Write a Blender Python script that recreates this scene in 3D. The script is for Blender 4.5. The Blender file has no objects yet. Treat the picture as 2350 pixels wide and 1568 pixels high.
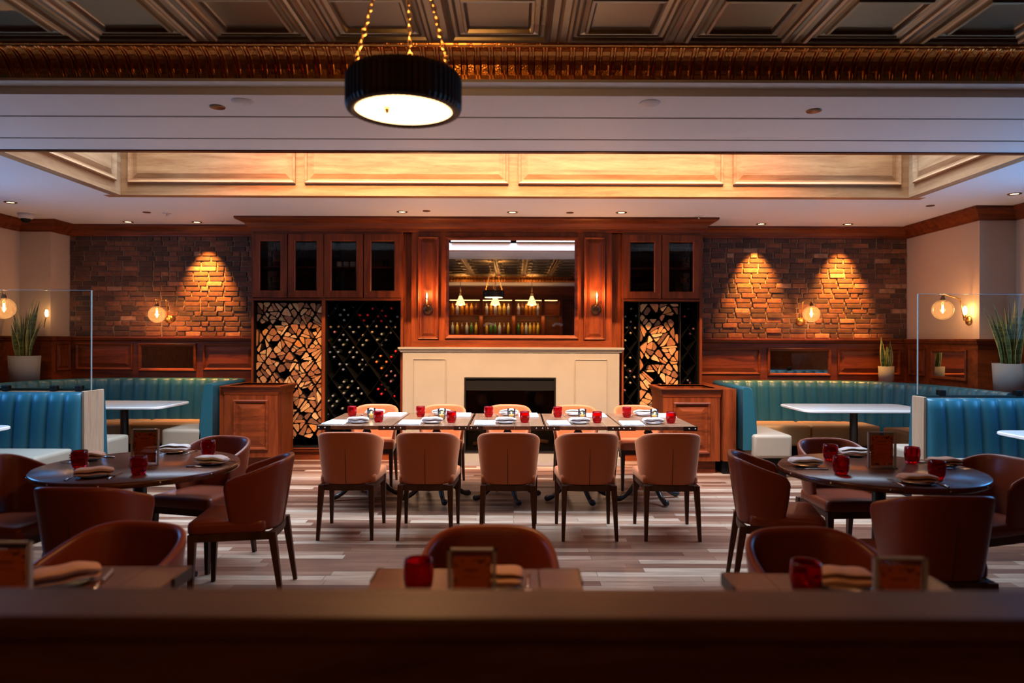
import bpy, bmesh, math, random
from math import sin, cos, pi, radians
from mathutils import Vector, Matrix
random.seed(7)
S = bpy.context.scene
COL = S.collection
F = 1600.0                                   # focal length in pixels of the 2350 px frame
EYE = 1.5

# ------------------------------------------------------------------ camera
cd = bpy.data.cameras.new('camera'); cam = bpy.data.objects.new('camera', cd); COL.objects.link(cam)
cd.sensor_fit = 'HORIZONTAL'; cd.sensor_width = 36.0; cd.lens = 36.0 * F / 2350.0
cd.shift_x = -5 / 2350.0; cd.shift_y = -4 / 2350.0
cam.matrix_world = Matrix.Translation((0, 0, EYE)) @ Matrix.Rotation(pi / 2, 4, 'X') @ Matrix.Rotation(0.0033, 4, 'Z')
cd.dof.use_dof = True; cd.dof.focus_distance = 6.0; cd.dof.aperture_fstop = 1.5
cd.clip_start = .02
S.camera = cam

# ------------------------------------------------------------------ world, exposure
w = bpy.data.worlds.new('world'); S.world = w; w.use_nodes = True
bg = w.node_tree.nodes['Background']; bg.inputs[0].default_value = (.25, .45, 1, 1); bg.inputs[1].default_value = .15
S.view_settings.view_transform = 'Standard'; S.view_settings.look = 'None'
S.view_settings.exposure = 0.0; S.view_settings.gamma = 1.0
S.view_settings.use_curve_mapping = False

DAY = (.58, .77, 1.0); WARM = (1.0, .50, .17); WARM2 = (1.0, .58, .26)

def lamp(name, kind, loc, energy, color, rot=(0, 0, 0), **kw):
    l = bpy.data.lights.new(name, kind); l.energy = energy; l.color = color
    for k, v in kw.items(): setattr(l, k, v)
    o = bpy.data.objects.new(name, l); COL.objects.link(o); o.location = loc; o.rotation_euler = rot
    return o

# daylight: the skylight over the coffer and the windows in both side walls
lamp('skylight_daylight', 'AREA', (0, 6.43, 4.52), 600, DAY, shape='RECTANGLE', size=8.0, size_y=1.6, spread=radians(112))
lamp('window_daylight', 'AREA', (-6.45, 5.9, 2.1), 65, (.1, .42, 1), rot=(0, -pi / 2, 0), shape='RECTANGLE', size=1.3, size_y=1.1)
lamp('window_daylight', 'AREA', (5.8, 5.65, 2.1), 65, (.1, .42, 1), rot=(0, pi / 2, 0), shape='RECTANGLE', size=1.3, size_y=1.1)
# warm lamps hidden on the ledge of the coffer, washing the panelled wall
lamp('coffer_track_light', 'AREA', (-.05, 5.74, 4.40), 165, (1, .50, .18), rot=(radians(38), 0, 0), shape='RECTANGLE', size=5.2, size_y=.04, spread=radians(58))
# ------------------------------------------------------------------ picture measurements turned into metres
def U(x, Y): return (x - 1180) * Y / F
def V(y, Y, x=1180): return EYE + (780 + .0033 * (x - 1180) - y) * Y / F

# ------------------------------------------------------------------ materials
def new_mat(name):
    m = bpy.data.materials.new(name); m.use_nodes = True
    return m, m.node_tree.nodes, m.node_tree.links, m.node_tree.nodes['Principled BSDF']
def simple(name, col, rough=.5, metal=0, spec=.5, var=0, scale=8, bump=0, emit=None, es=0, coat=0, trans=0, ior=1.45, sheen=0, rnd=0):
    m, N, L, p = new_mat(name)
    p.inputs['Base Color'].default_value = (*col, 1); p.inputs['Roughness'].default_value = rough
    p.inputs['Metallic'].default_value = metal; p.inputs['Specular IOR Level'].default_value = spec
    p.inputs['Coat Weight'].default_value = coat; p.inputs['Transmission Weight'].default_value = trans
    p.inputs['IOR'].default_value = ior; p.inputs['Sheen Weight'].default_value = sheen; p.inputs['Sheen Tint'].default_value = (1, .5, .28, 1)
    if emit: p.inputs['Emission Color'].default_value = (*emit, 1); p.inputs['Emission Strength'].default_value = es
    if var or bump:
        tc = N.new('ShaderNodeTexCoord'); n = N.new('ShaderNodeTexNoise'); n.inputs['Scale'].default_value = scale; n.inputs['Detail'].default_value = 5
        L.new(tc.outputs['Object'], n.inputs['Vector'])
        if var:
            mx = N.new('ShaderNodeMix'); mx.data_type = 'RGBA'
            mx.inputs[6].default_value = (*[c * (1 - var) for c in col], 1); mx.inputs[7].default_value = (*[min(1, c * (1 + var)) for c in col], 1)
            L.new(n.outputs['Fac'], mx.inputs[0]); L.new(mx.outputs[2], p.inputs['Base Color'])
        if bump:
            b = N.new('ShaderNodeBump'); b.inputs['Strength'].default_value = bump; b.inputs['Distance'].default_value = .01
            L.new(n.outputs['Fac'], b.inputs['Height']); L.new(b.outputs[0], p.inputs['Normal'])
    return m
def ramp(N, stops):
    r = N.new('ShaderNodeValToRGB'); e = r.color_ramp.elements
    e[0].position = stops[0][0]; e[0].color = (*stops[0][1], 1); e[1].position = stops[-1][0]; e[1].color = (*stops[-1][1], 1)
    for s in stops[1:-1]:
        q = e.new(s[0]); q.color = (*s[1], 1)
    return r
def wood(name, dark, light, axis='X', rough=.46, coat=.0, sc=1.0, spec=.22):
    m, N, L, p = new_mat(name)
    tc = N.new('ShaderNodeTexCoord'); mp = N.new('ShaderNodeMapping')
    a, b = 1.3 * sc, 14 * sc
    mp.inputs['Scale'].default_value = {'X': (a, b, b), 'Z': (b, b, a), 'Y': (b, a, b)}[axis]
    n1 = N.new('ShaderNodeTexNoise'); n1.inputs['Scale'].default_value = 1.0; n1.inputs['Detail'].default_value = 6; n1.inputs['Roughness'].default_value = .6; n1.inputs['Distortion'].default_value = .6
    n2 = N.new('ShaderNodeTexNoise'); n2.inputs['Scale'].default_value = 9.0; n2.inputs['Detail'].default_value = 2
    L.new(tc.outputs['Object'], mp.inputs[0]); L.new(mp.outputs[0], n1.inputs['Vector']); L.new(mp.outputs[0], n2.inputs['Vector'])
    ad = N.new('ShaderNodeMath'); ad.operation = 'MULTIPLY_ADD'; ad.inputs[1].default_value = .25; L.new(n2.outputs['Fac'], ad.inputs[0]); L.new(n1.outputs['Fac'], ad.inputs[2])
    mid = tuple((d + l) / 2 for d, l in zip(dark, light))
    r = ramp(N, [(.38, dark), (.6, mid), (.85, light)])
    L.new(ad.outputs[0], r.inputs[0]); L.new(r.outputs[0], p.inputs['Base Color'])
    p.inputs['Roughness'].default_value = rough; p.inputs['Coat Weight'].default_value = coat; p.inputs['Coat Roughness'].default_value = .25; p.inputs['Specular IOR Level'].default_value = spec
    bu = N.new('ShaderNodeBump'); bu.inputs['Strength'].default_value = .08; bu.inputs['Distance'].default_value = .004
    L.new(ad.outputs[0], bu.inputs['Height']); L.new(bu.outputs[0], p.inputs['Normal'])
    return m

WD = ((.042, .0075, .002), (.225, .045, .009))
M = {}
M['wood_h'] = wood('walnut_horizontal', *WD, 'X'); M['wood_v'] = wood('walnut_vertical', *WD, 'Z'); M['wood_y'] = wood('walnut_deep', *WD, 'Y')
M['coffer'] = wood('coffer_wood', (.22, .075, .024), (.44, .20, .08), 'X'); M['coffer_y'] = wood('coffer_wood_side', (.24, .11, .05), (.46, .27, .14), 'Y')
M['pale_v'] = wood('pale_oak', (.27, .17, .105), (.46, .32, .21), 'Z', rough=.5)
M['plank'] = wood('table_planks', (.09, .036, .017), (.26, .125, .065), 'Y', rough=.3, coat=.3)
M['table_dark'] = wood('dark_table_wood', (.04, .011, .005), (.15, .042, .016), 'X', rough=.25, coat=.08, spec=.4)
M['leg'] = wood('chair_leg_wood', (.03, .012, .007), (.085, .032, .017), 'Z', rough=.4)
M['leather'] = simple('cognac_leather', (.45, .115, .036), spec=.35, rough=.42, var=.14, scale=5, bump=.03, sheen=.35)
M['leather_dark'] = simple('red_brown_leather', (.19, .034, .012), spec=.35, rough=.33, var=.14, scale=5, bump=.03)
M['seam'] = simple('seam_thread', (.05, .015, .008), rough=.8)
M['paint'] = simple('ceiling_paint', (.70, .68, .66), rough=.6, var=.03, scale=30)
M['coffer_near'] = simple('painted_coffer_face', (.17, .165, .155), rough=.5)
M['paint_white'] = simple('white_paint', (.62, .60, .58), rough=.5)
M['plaster'] = simple('beige_plaster', (.50, .37, .27), rough=.75, var=.04, scale=60, bump=.05)
M['black'] = simple('black', (.006, .006, .006), rough=.55, spec=.15)
M['rackbar'] = simple('rack_bar', (.0025, .0022, .002), rough=.8, spec=.1)
M['recess'] = simple('rack_interior', (.006, .005, .005), rough=.9, spec=.1)
M['iron'] = simple('cast_iron', (.012, .013, .015), rough=.33, spec=.6, bump=.2, scale=40)
M['steel_edge'] = simple('blackened_steel', (.06, .045, .04), rough=.35, metal=.8)
M['steel'] = simple('polished_steel', (.75, .75, .75), rough=.16, metal=1)
M['rivet'] = simple('rivet_metal', (.6, .5, .4), rough=.3, metal=1)
M['brass'] = simple('aged_brass', (.75, .40, .11), rough=.3, metal=1)
M['bronze'] = simple('dark_bronze', (.16, .08, .04), rough=.35, metal=1)
M['copper_chain'] = simple('brass_chain', (.80, .45, .15), rough=.25, metal=1)
M['stone'] = simple('limestone', (.265, .25, .21), rough=.55, var=.13, scale=3.5, bump=.02)
M['hearth'] = simple('hearth_stone', (.16, .14, .13), rough=.5, var=.2, scale=12)
M['mirror'] = simple('mirror_glass', (.86, .86, .84), rough=.0, metal=1)
M['marble'] = simple('white_marble', (.78, .78, .78), rough=.14, var=.12, scale=3, coat=.3)
M['teal'] = simple('teal_leather', (.012, .084, .118), rough=.38, var=.06, scale=4, bump=.02)
M['tan'] = simple('tan_leather', (.34, .20, .085), rough=.42, var=.06, scale=4)
M['cream'] = simple('cream_leather', (.30, .255, .195), rough=.5, var=.04, scale=5)
M['cloth'] = simple('white_napkin', (.78, .70, .66), rough=.85, bump=.15, scale=120, sheen=.3)
M['cloth_warm_lit'] = simple('warm_lit_napkin', (.62, .34, .22), rough=.85, bump=.15, scale=120, sheen=.3)  # napkin cloth away from the coffer; warmer light put into its colour
M['paper'] = simple('white_paper', (.88, .90, .92), rough=.6)
M['ceramic'] = simple('white_ceramic', (.8, .8, .8), rough=.12)
M['plate_dark'] = simple('dark_plate', (.03, .03, .033), rough=.2)
M['red_glass'] = simple('red_glass', (.62, .002, .010), rough=.04, trans=.9, ior=1.35, spec=.6)
M['concrete'] = simple('grey_planter', (.19, .19, .185), rough=.8, var=.06, scale=20)
M['wax'] = simple('candle_wax', (.85, .45, .08), rough=.5, emit=(1, .42, .08), es=.9)
M['flame'] = simple('flame', (1, .6, .2), emit=(1, .55, .16), es=25)
M['filament'] = simple('glowing_filament', (1, .7, .35), emit=(1, .55, .2), es=60)
M['bulb_tip'] = simple('bulb_tip', (1, .8, .5), emit=(1, .6, .28), es=7)
M['lens'] = simple('lit_downlight_lens', (1, .85, .6), emit=(1, .62, .28), es=7)
M['diffuser'] = simple('lit_diffuser', (1, .85, .6), emit=(1, .66, .34), es=3.2)
M['shade'] = simple('glowing_glass_shade', (1, .8, .5), emit=(1, .55, .2), es=3)
M['strip'] = simple('lit_strip', (1, 1, 1), emit=(.85, .93, 1), es=1.1)
M['soil'] = simple('soil', (.03, .02, .012), rough=.95)
M['white_plastic'] = simple('white_plastic', (.55, .52, .5), rough=.5)
M['orange_card'] = simple('orange_card', (.9, .33, .05), rough=.7, var=.12, scale=60)
M['card_ink'] = simple('card_ink', (.10, .035, .008), rough=.8)
M['card_leaf'] = simple('card_leaf_print', (.035, .032, .008), rough=.8)
M['orchid'] = simple('white_petal', (.85, .8, .82), rough=.6)
M['rod'] = simple('rod', (.12, .09, .07), rough=.4, metal=1)

def glassy(name, col, alpha, rough=.03):
    m, N, L, p = new_mat(name); nt = m.node_tree
    N.remove(p); out = N['Material Output']
    tr = N.new('ShaderNodeBsdfTransparent'); tr.inputs[0].default_value = (*col, 1)
    gl = N.new('ShaderNodeBsdfGlossy'); gl.inputs['Roughness'].default_value = rough
    fr = N.new('ShaderNodeFresnel'); fr.inputs[0].default_value = 1.45
    ad = N.new('ShaderNodeMath'); ad.operation = 'ADD'; ad.use_clamp = True; ad.inputs[1].default_value = alpha
    mx = N.new('ShaderNodeMixShader')
    L.new(fr.outputs[0], ad.inputs[0]); L.new(ad.outputs[0], mx.inputs[0]); L.new(tr.outputs[0], mx.inputs[1]); L.new(gl.outputs[0], mx.inputs[2]); L.new(mx.outputs[0], out.inputs[0])
    return m
M['pane'] = glassy('clear_pane', (.93, .96, .95), .0)
M['pane_edge'] = simple('pane_edge', (.30, .34, .33), rough=.2, emit=None)
M['globe'] = glassy('globe_glass', (1, .96, .9), .0)
nt = M['globe'].node_tree; mx = [n for n in nt.nodes if n.type == 'MIX_SHADER'][0]; out = nt.nodes['Material Output']
tl = nt.nodes.new('ShaderNodeBsdfTranslucent'); tl.inputs[0].default_value = (1, .8, .6, 1); m2 = nt.nodes.new('ShaderNodeMixShader'); m2.inputs[0].default_value = .05
nt.links.new(mx.outputs[0], m2.inputs[1]); nt.links.new(tl.outputs[0], m2.inputs[2]); nt.links.new(m2.outputs[0], out.inputs[0]); [n for n in nt.nodes if n.type == 'FRESNEL'][0].inputs[0].default_value = 1.18
M['clear'] = glassy('clear_glass', (.9, .9, .9), .05)
M['smoke_glass'] = glassy('smoked_ribbed_glass', (.72, .76, .74), .16, .12)
M['acrylic'] = glassy('acrylic', (.88, .88, .88), .04)
M['cab_glass'] = glassy('dark_cabinet_glass', (.8, .78, .75), .0); [n for n in M['cab_glass'].node_tree.nodes if n.type == 'FRESNEL'][0].inputs[0].default_value = 1.2
M['bulb_glass'] = glassy('bulb_glass', (1, .9, .75), .02)

def add_translucent(m_, col, f):
    nt = m_.node_tree; out = nt.nodes['Material Output']; p_ = nt.nodes['Principled BSDF']
    tl = nt.nodes.new('ShaderNodeBsdfTranslucent'); tl.inputs[0].default_value = (*col, 1); m2 = nt.nodes.new('ShaderNodeMixShader'); m2.inputs[0].default_value = f
    nt.links.new(p_.outputs[0], m2.inputs[1]); nt.links.new(tl.outputs[0], m2.inputs[2]); nt.links.new(m2.outputs[0], out.inputs[0])
add_translucent(M['orange_card'], (.9, .36, .06), .55)
# brick, logs, floor, tin
m, N, L, p = new_mat('brick'); M['brick'] = m
at = N.new('ShaderNodeAttribute'); at.attribute_name = 'bc'; tc = N.new('ShaderNodeTexCoord')
n = N.new('ShaderNodeTexNoise'); n.inputs['Scale'].default_value = 22; n.inputs['Detail'].default_value = 7; L.new(tc.outputs['Object'], n.inputs['Vector'])
r = ramp(N, [(0, (.07, .03, .02)), (.25, (.17, .058, .03)), (.55, (.30, .10, .045)), (.82, (.40, .15, .07)), (1, (.38, .20, .12))])
L.new(at.outputs['Fac'], r.inputs[0])
mx = N.new('ShaderNodeMix'); mx.data_type = 'RGBA'; mx.blend_type = 'MULTIPLY'; mx.inputs[0].default_value = .75
r2 = ramp(N, [(.3, (.32, .32, .32)), (.7, (.95, .95, .95))]); L.new(n.outputs['Fac'], r2.inputs[0])
L.new(r.outputs[0], mx.inputs[6]); L.new(r2.outputs[0], mx.inputs[7]); L.new(mx.outputs[2], p.inputs['Base Color'])
p.inputs['Roughness'].default_value = .9
b = N.new('ShaderNodeBump'); b.inputs['Strength'].default_value = .6; b.inputs['Distance'].default_value = .006; L.new(n.outputs['Fac'], b.inputs['Height']); L.new(b.outputs[0], p.inputs['Normal'])
M['mortar'] = simple('mortar', (.20, .125, .08), rough=.95, var=.25, scale=25, bump=.4)

m, N, L, p = new_mat('split_log_end'); M['log'] = m
oi = N.new('ShaderNodeObjectInfo'); tc = N.new('ShaderNodeTexCoord')
r = ramp(N, [(0, (.12, .05, .025)), (.12, (.2, .085, .04)), (.3, (.38, .15, .055)), (.7, (.52, .28, .12)), (.93, (.66, .43, .20)), (1, (.56, .21, .03))])
r.color_ramp.interpolation = 'LINEAR'
L.new(oi.outputs['Random'], r.inputs[0])
n = N.new('ShaderNodeTexNoise'); n.inputs['Scale'].default_value = 28; n.inputs['Detail'].default_value = 6; L.new(tc.outputs['Object'], n.inputs['Vector'])
r2 = ramp(N, [(.3, (.62, .55, .5)), (.65, (1.1, 1.1, 1.1))]); L.new(n.outputs['Fac'], r2.inputs[0])
mx = N.new('ShaderNodeMix'); mx.data_type = 'RGBA'; mx.blend_type = 'MULTIPLY'; mx.inputs[0].default_value = .8
L.new(r.outputs[0], mx.inputs[6]); L.new(r2.outputs[0], mx.inputs[7]); L.new(mx.outputs[2], p.inputs['Base Color']); p.inputs['Roughness'].default_value = .85
b = N.new('ShaderNodeBump'); b.inputs['Strength'].default_value = .5; b.inputs['Distance'].default_value = .004; L.new(n.outputs['Fac'], b.inputs['Height']); L.new(b.outputs[0], p.inputs['Normal'])
M['bark'] = simple('bark', (.05, .022, .012), rough=.95, var=.4, scale=30, bump=.5)

m, N, L, p = new_mat('plank_floor'); M['floor'] = m
tc = N.new('ShaderNodeTexCoord'); br = N.new('ShaderNodeTexBrick'); br.offset = .37; br.offset_frequency = 2; br.squash = 1.4; br.squash_frequency = 3
br.inputs['Scale'].default_value = 1; br.inputs['Brick Width'].default_value = .85; br.inputs['Row Height'].default_value = .085; br.inputs['Mortar Size'].default_value = .0018; br.inputs['Mortar Smooth'].default_value = .2
br.inputs['Color1'].default_value = (0, 0, 0, 1); br.inputs['Color2'].default_value = (1, 1, 1, 1); br.inputs['Mortar'].default_value = (0, 0, 0, 1); br.inputs['Bias'].default_value = 0
L.new(tc.outputs['Object'], br.inputs['Vector'])
mp = N.new('ShaderNodeMapping'); mp.inputs['Scale'].default_value = (1.6, 16, 1); L.new(tc.outputs['Object'], mp.inputs[0])
n = N.new('ShaderNodeTexNoise'); n.inputs['Scale'].default_value = 1.6; n.inputs['Detail'].default_value = 7; n.inputs['Roughness'].default_value = .62; L.new(mp.outputs[0], n.inputs['Vector'])
r = ramp(N, [(0, (.085, .032, .018)), (.3, (.17, .075, .042)), (.55, (.25, .135, .085)), (.8, (.35, .23, .155)), (1, (.42, .31, .225))]); L.new(br.outputs['Color'], r.inputs[0])
r2 = ramp(N, [(.3, (.5, .46, .44)), (.7, (1.25, 1.25, 1.25))]); L.new(n.outputs['Fac'], r2.inputs[0])
mx = N.new('ShaderNodeMix'); mx.data_type = 'RGBA'; mx.blend_type = 'MULTIPLY'; mx.inputs[0].default_value = .85
L.new(r.outputs[0], mx.inputs[6]); L.new(r2.outputs[0], mx.inputs[7])
mo = N.new('ShaderNodeMix'); mo.data_type = 'RGBA'; mo.inputs[7].default_value = (.03, .015, .01, 1); L.new(br.outputs['Fac'], mo.inputs[0]); L.new(mx.outputs[2], mo.inputs[6])
L.new(mo.outputs[2], p.inputs['Base Color']); p.inputs['Roughness'].default_value = .36
b = N.new('ShaderNodeBump'); b.inputs['Strength'].default_value = .15; b.inputs['Distance'].default_value = .004; L.new(n.outputs['Fac'], b.inputs['Height']); L.new(b.outputs[0], p.inputs['Normal'])

def tin(name, col, rough, sc, st):
    m, N, L, p = new_mat(name)
    p.inputs['Base Color'].default_value = (*col, 1); p.inputs['Metallic'].default_value = 1
    tc = N.new('ShaderNodeTexCoord'); v = N.new('ShaderNodeTexVoronoi'); v.inputs['Scale'].default_value = sc; L.new(tc.outputs['Object'], v.inputs['Vector'])
    n = N.new('ShaderNodeTexNoise'); n.inputs['Scale'].default_value = 3; L.new(tc.outputs['Object'], n.inputs['Vector'])
    mr = N.new('ShaderNodeMapRange'); mr.inputs[3].default_value = rough - .08; mr.inputs[4].default_value = rough + .12; L.new(n.outputs['Fac'], mr.inputs[0]); L.new(mr.outputs[0], p.inputs['Roughness'])
    b = N.new('ShaderNodeBump'); b.inputs['Strength'].default_value = st; b.inputs['Distance'].default_value = .004; L.new(v.outputs['Distance'], b.inputs['Height']); L.new(b.outputs[0], p.inputs['Normal'])
    return m
M['tin'] = tin('tin_ceiling', (.25, .195, .125), .30, 30, .05)
M['copper'] = tin('copper_cornice', (.55, .21, .05), .24, 95, .28)
M['copper_s'] = tin('copper_rib', (.55, .21, .05), .2, 20, .02)

m, N, L, p = new_mat('snake_plant_leaf'); M['leaf'] = m
tc = N.new('ShaderNodeTexCoord'); wv = N.new('ShaderNodeTexNoise'); mp = N.new('ShaderNodeMapping'); mp.inputs['Scale'].default_value = (6, 6, 38); L.new(tc.outputs['Object'], mp.inputs[0]); L.new(mp.outputs[0], wv.inputs['Vector']); wv.inputs['Scale'].default_value = 1
r = ramp(N, [(.4, (.025, .06, .018)), (.6, (.11, .17, .06))]); L.new(wv.outputs['Fac'], r.inputs[0]); L.new(r.outputs[0], p.inputs['Base Color']); p.inputs['Roughness'].default_value = .4
M['leaf_edge'] = simple('leaf_edge', (.42, .42, .13), rough=.45)

# ------------------------------------------------------------------ mesh helpers
class MB:
    def __init__(s): s.bm = bmesh.new(); s.mats = []
    def mi(s, m):
        m = M[m] if isinstance(m, str) else m
        if m not in s.mats: s.mats.append(m)
        return s.mats.index(m)
    def faces(s, vs, fs, m, smooth=False, T=None):
        k = s.mi(m); V_ = [s.bm.verts.new(T @ Vector(v) if T else v) for v in vs]; out = []
        for f in fs:
            try:
                q = s.bm.faces.new([V_[i] for i in f]); q.material_index = k; q.smooth = smooth; out.append(q)
            except ValueError: pass
        return V_, out
    def box(s, x0, x1, y0, y1, z0, z1, m, bev=0, seg=2, T=None, smooth=False):
        vs = [(x, y, z) for x in (x0, x1) for y in (y0, y1) for z in (z0, z1)]
        V_, Fs = s.faces(vs, [(0, 1, 3, 2), (4, 6, 7, 5), (0, 4, 5, 1), (2, 3, 7, 6), (0, 2, 6, 4), (1, 5, 7, 3)], m, smooth, T)
        if bev:
            es = list({e for f in Fs for e in f.edges})
            r_ = bmesh.ops.bevel(s.bm, geom=es, offset=bev, segments=seg, affect='EDGES', profile=.6)
            k = s.mi(m)
            for f in r_['faces']: f.material_index = k; f.smooth = True
        return s
    def lathe(s, prof, m, n=24, loc=(0, 0, 0), T=None, a0=0, cap=False):
        vs = []; fs = []
        for i in range(n):
            a = a0 + 2 * pi * i / n
            for r_, z in prof: vs.append((loc[0] + r_ * cos(a), loc[1] + r_ * sin(a), loc[2] + z))
        k = len(prof)
        for i in range(n):
            j = (i + 1) % n
            for q in range(k - 1): fs.append((i * k + q, j * k + q, j * k + q + 1, i * k + q + 1))
        V_, Fs = s.faces(vs, fs, m, True, T)
        if cap:
            kk = s.mi(m)
            for q in (0, k - 1):
                try: f = s.bm.faces.new([V_[i * k + q] for i in range(n)]); f.material_index = kk
                except ValueError: pass
        return s
    def tube(s, pts, r, m, n=8, closed=False, cap=True):
        pts = [Vector(p_) for p_ in pts]; rs = r if isinstance(r, (list, tuple)) else [r] * len(pts); rings = []; up = None
        for i, p_ in enumerate(pts):
            if closed: d = pts[(i + 1) % len(pts)] - pts[i - 1]
            else: d = (pts[min(i + 1, len(pts) - 1)] - pts[max(i - 1, 0)])
            d.normalize()
            if up is None: up = Vector((0, 0, 1)) if abs(d.z) < .9 else Vector((1, 0, 0))
            a = d.cross(up).normalized(); b_ = a.cross(d).normalized(); up = b_
            rings.append([s.bm.verts.new(p_ + (a * cos(t) + b_ * sin(t)) * rs[i]) for t in [2 * pi * q / n for q in range(n)]])
        k = s.mi(m); R_ = len(rings)
        for i in range(R_ if closed else R_ - 1):
            A, B = rings[i], rings[(i + 1) % R_]
            for q in range(n):
                f = s.bm.faces.new([A[q], A[(q + 1) % n], B[(q + 1) % n], B[q]]); f.smooth = True; f.material_index = k
        if cap and not closed:
            for A in (rings[0], rings[-1]):
                f = s.bm.faces.new(A); f.material_index = k
        return s
    def grid(s, rows, m, smooth=True, closed_u=False, closed_v=False):
        k = s.mi(m); G = [[s.bm.verts.new(p_) for p_ in r_] for r_ in rows]
        a, b_ = len(G), len(G[0])
        for i in range(a if closed_u else a - 1):
            for j in range(b_ if closed_v else b_ - 1):
                f = s.bm.faces.new([G[i][j], G[(i + 1) % a][j], G[(i + 1) % a][(j + 1) % b_], G[i][(j + 1) % b_]]); f.smooth = smooth; f.material_index = k
        return G
    def endcap(s, loop, m):
        f = s.bm.faces.new(loop); f.material_index = s.mi(m)
    def prism(s, poly, h, m, T=None, side=None):
        n_ = len(poly); vs = [(x, y, 0) for x, y in poly] + [(x, y, h) for x, y in poly]
        V_, Fs = s.faces(vs, [tuple(range(n_))[::-1], tuple(range(n_, 2 * n_))], m, False, T)
        s2 = side or m; k = s.mi(s2)
        for i in range(n_):
            j = (i + 1) % n_; f = s.bm.faces.new([V_[i], V_[j], V_[n_ + j], V_[n_ + i]]); f.material_index = k
        return s
    def rings(s, x0, x1, z0, z1, prof, m, T, fill=True, mfill=None):
        """nested rectangle rings: prof = (inset, height out of the wall); T maps (x, out, z)"""
        k = s.mi(m); L_ = []
        for i, d in prof:
            L_.append([s.bm.verts.new(T @ Vector(v)) for v in ((x0 + i, d, z0 + i), (x1 - i, d, z0 + i), (x1 - i, d, z1 - i), (x0 + i, d, z1 - i))])
        for A, B in zip(L_, L_[1:]):
            for q in range(4):
                f = s.bm.faces.new([A[q], A[(q + 1) % 4], B[(q + 1) % 4], B[q]]); f.material_index = k
        if fill:
            f = s.bm.faces.new(L_[-1]); f.material_index = s.mi(mfill or m)
        return s
    def build(s, name, parent=None, loc=None, rot=None, sub=0, keep=False):
        if not keep: bmesh.ops.recalc_face_normals(s.bm, faces=s.bm.faces)
        me = bpy.data.meshes.new(name); s.bm.to_mesh(me); s.bm.free()
        for m_ in s.mats: me.materials.append(m_)
        o = bpy.data.objects.new(name, me); COL.objects.link(o)
        if parent: o.parent = parent
        if loc: o.location = loc
        if rot: o.rotation_euler = rot
        if sub:
            md = o.modifiers.new('sub', 'SUBSURF'); md.levels = sub; md.render_levels = sub
        return o
def tag(o, label, cat, group=None, kind=None):
    o['label'] = label; o['category'] = cat
    if group: o['group'] = group
    if kind: o['kind'] = kind
    return o
def struct(o): o['kind'] = 'structure'; return o
def thing(name, label, cat, loc=(0, 0, 0), rz=0, group=None):
    o = bpy.data.objects.new(name, None); COL.objects.link(o); o.location = loc; o.rotation_euler = (0, 0, rz); o.empty_display_size = .1
    return tag(o, label, cat, group)
def dup(o, loc=None, rz=None, label=None, parent=None):
    c = o.copy(); COL.objects.link(c); c.parent = parent
    if loc is not None: c.location = loc
    if rz is not None: c.rotation_euler = (0, 0, rz)
    if label: c['label'] = label
    for ch in list(o.children): dup(ch, parent=c)
    return c
class Proto:
    """first use places the prototype itself, later uses copy it"""
    def __init__(s, root): s.r = root; s.used = False
    def put(s, loc, rz=0, label=None, group=None, cat=None):
        if not s.used: o = s.r; s.used = True; o.location = loc; o.rotation_euler = (0, 0, rz)
        else: o = dup(s.r, loc, rz)
        if label: o['label'] = label
        if group: o['group'] = group
        return o
ID = Matrix.Identity(4)
def wallT(Y): return Matrix(((1, 0, 0, 0), (0, -1, 0, Y), (0, 0, 1, 0), (0, 0, 0, 1)))         # back wall, out = towards the camera
def sideT(X, sgn): return Matrix(((0, sgn, 0, X), (1, 0, 0, 0), (0, 0, 1, 0), (0, 0, 0, 1)))    # side wall at X, out = sgn * x ; first coordinate runs along Y
RAISED = [(0, 0), (0, .014), (.008, .02), (.022, .016), (.03, .002), (.034, -.004), (.045, -.004), (.085, .010), (.088, .012)]
def raised(s): return [(a * s, b) for a, b in RAISED]
RAISED = [(0, 0), (0, .016), (.008, .022), (.022, .017), (.03, .004), (.045, .003), (.085, .014), (.088, .015)]

def sweep(mb, path, prof, m, left=True, closed=False):
    """mitred moulding along a plan path; prof = (out, z), out to the left of travel (or right)"""
    P = [Vector((x, y)) for x, y in path]; n_ = len(P); rows = []
    for i in range(n_):
        d1 = (P[i] - P[i - 1]).normalized() if (i or closed) else None
        d2 = (P[(i + 1) % n_] - P[i]).normalized() if (i < n_ - 1 or closed) else None
        d1 = d1 or d2; d2 = d2 or d1
        n1 = Vector((-d1.y, d1.x)); n2 = Vector((-d2.y, d2.x)); b_ = n1 + n2
        b_ = b_ / b_.dot(n1)
        if not left: b_ = -b_
        rows.append([(P[i].x + b_.x * o_, P[i].y + b_.y * o_, z) for o_, z in prof])
    G = mb.grid(rows, m, smooth=False, closed_u=closed)
    if not closed:
        mb.endcap(G[0], m); mb.endcap(G[-1], m)

# ================================================================== SETTING
mb = MB(); mb.box(-7.2, 6.6, -2.7, 9.6, -.1, 0, 'floor'); struct(mb.build('floor'))

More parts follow.
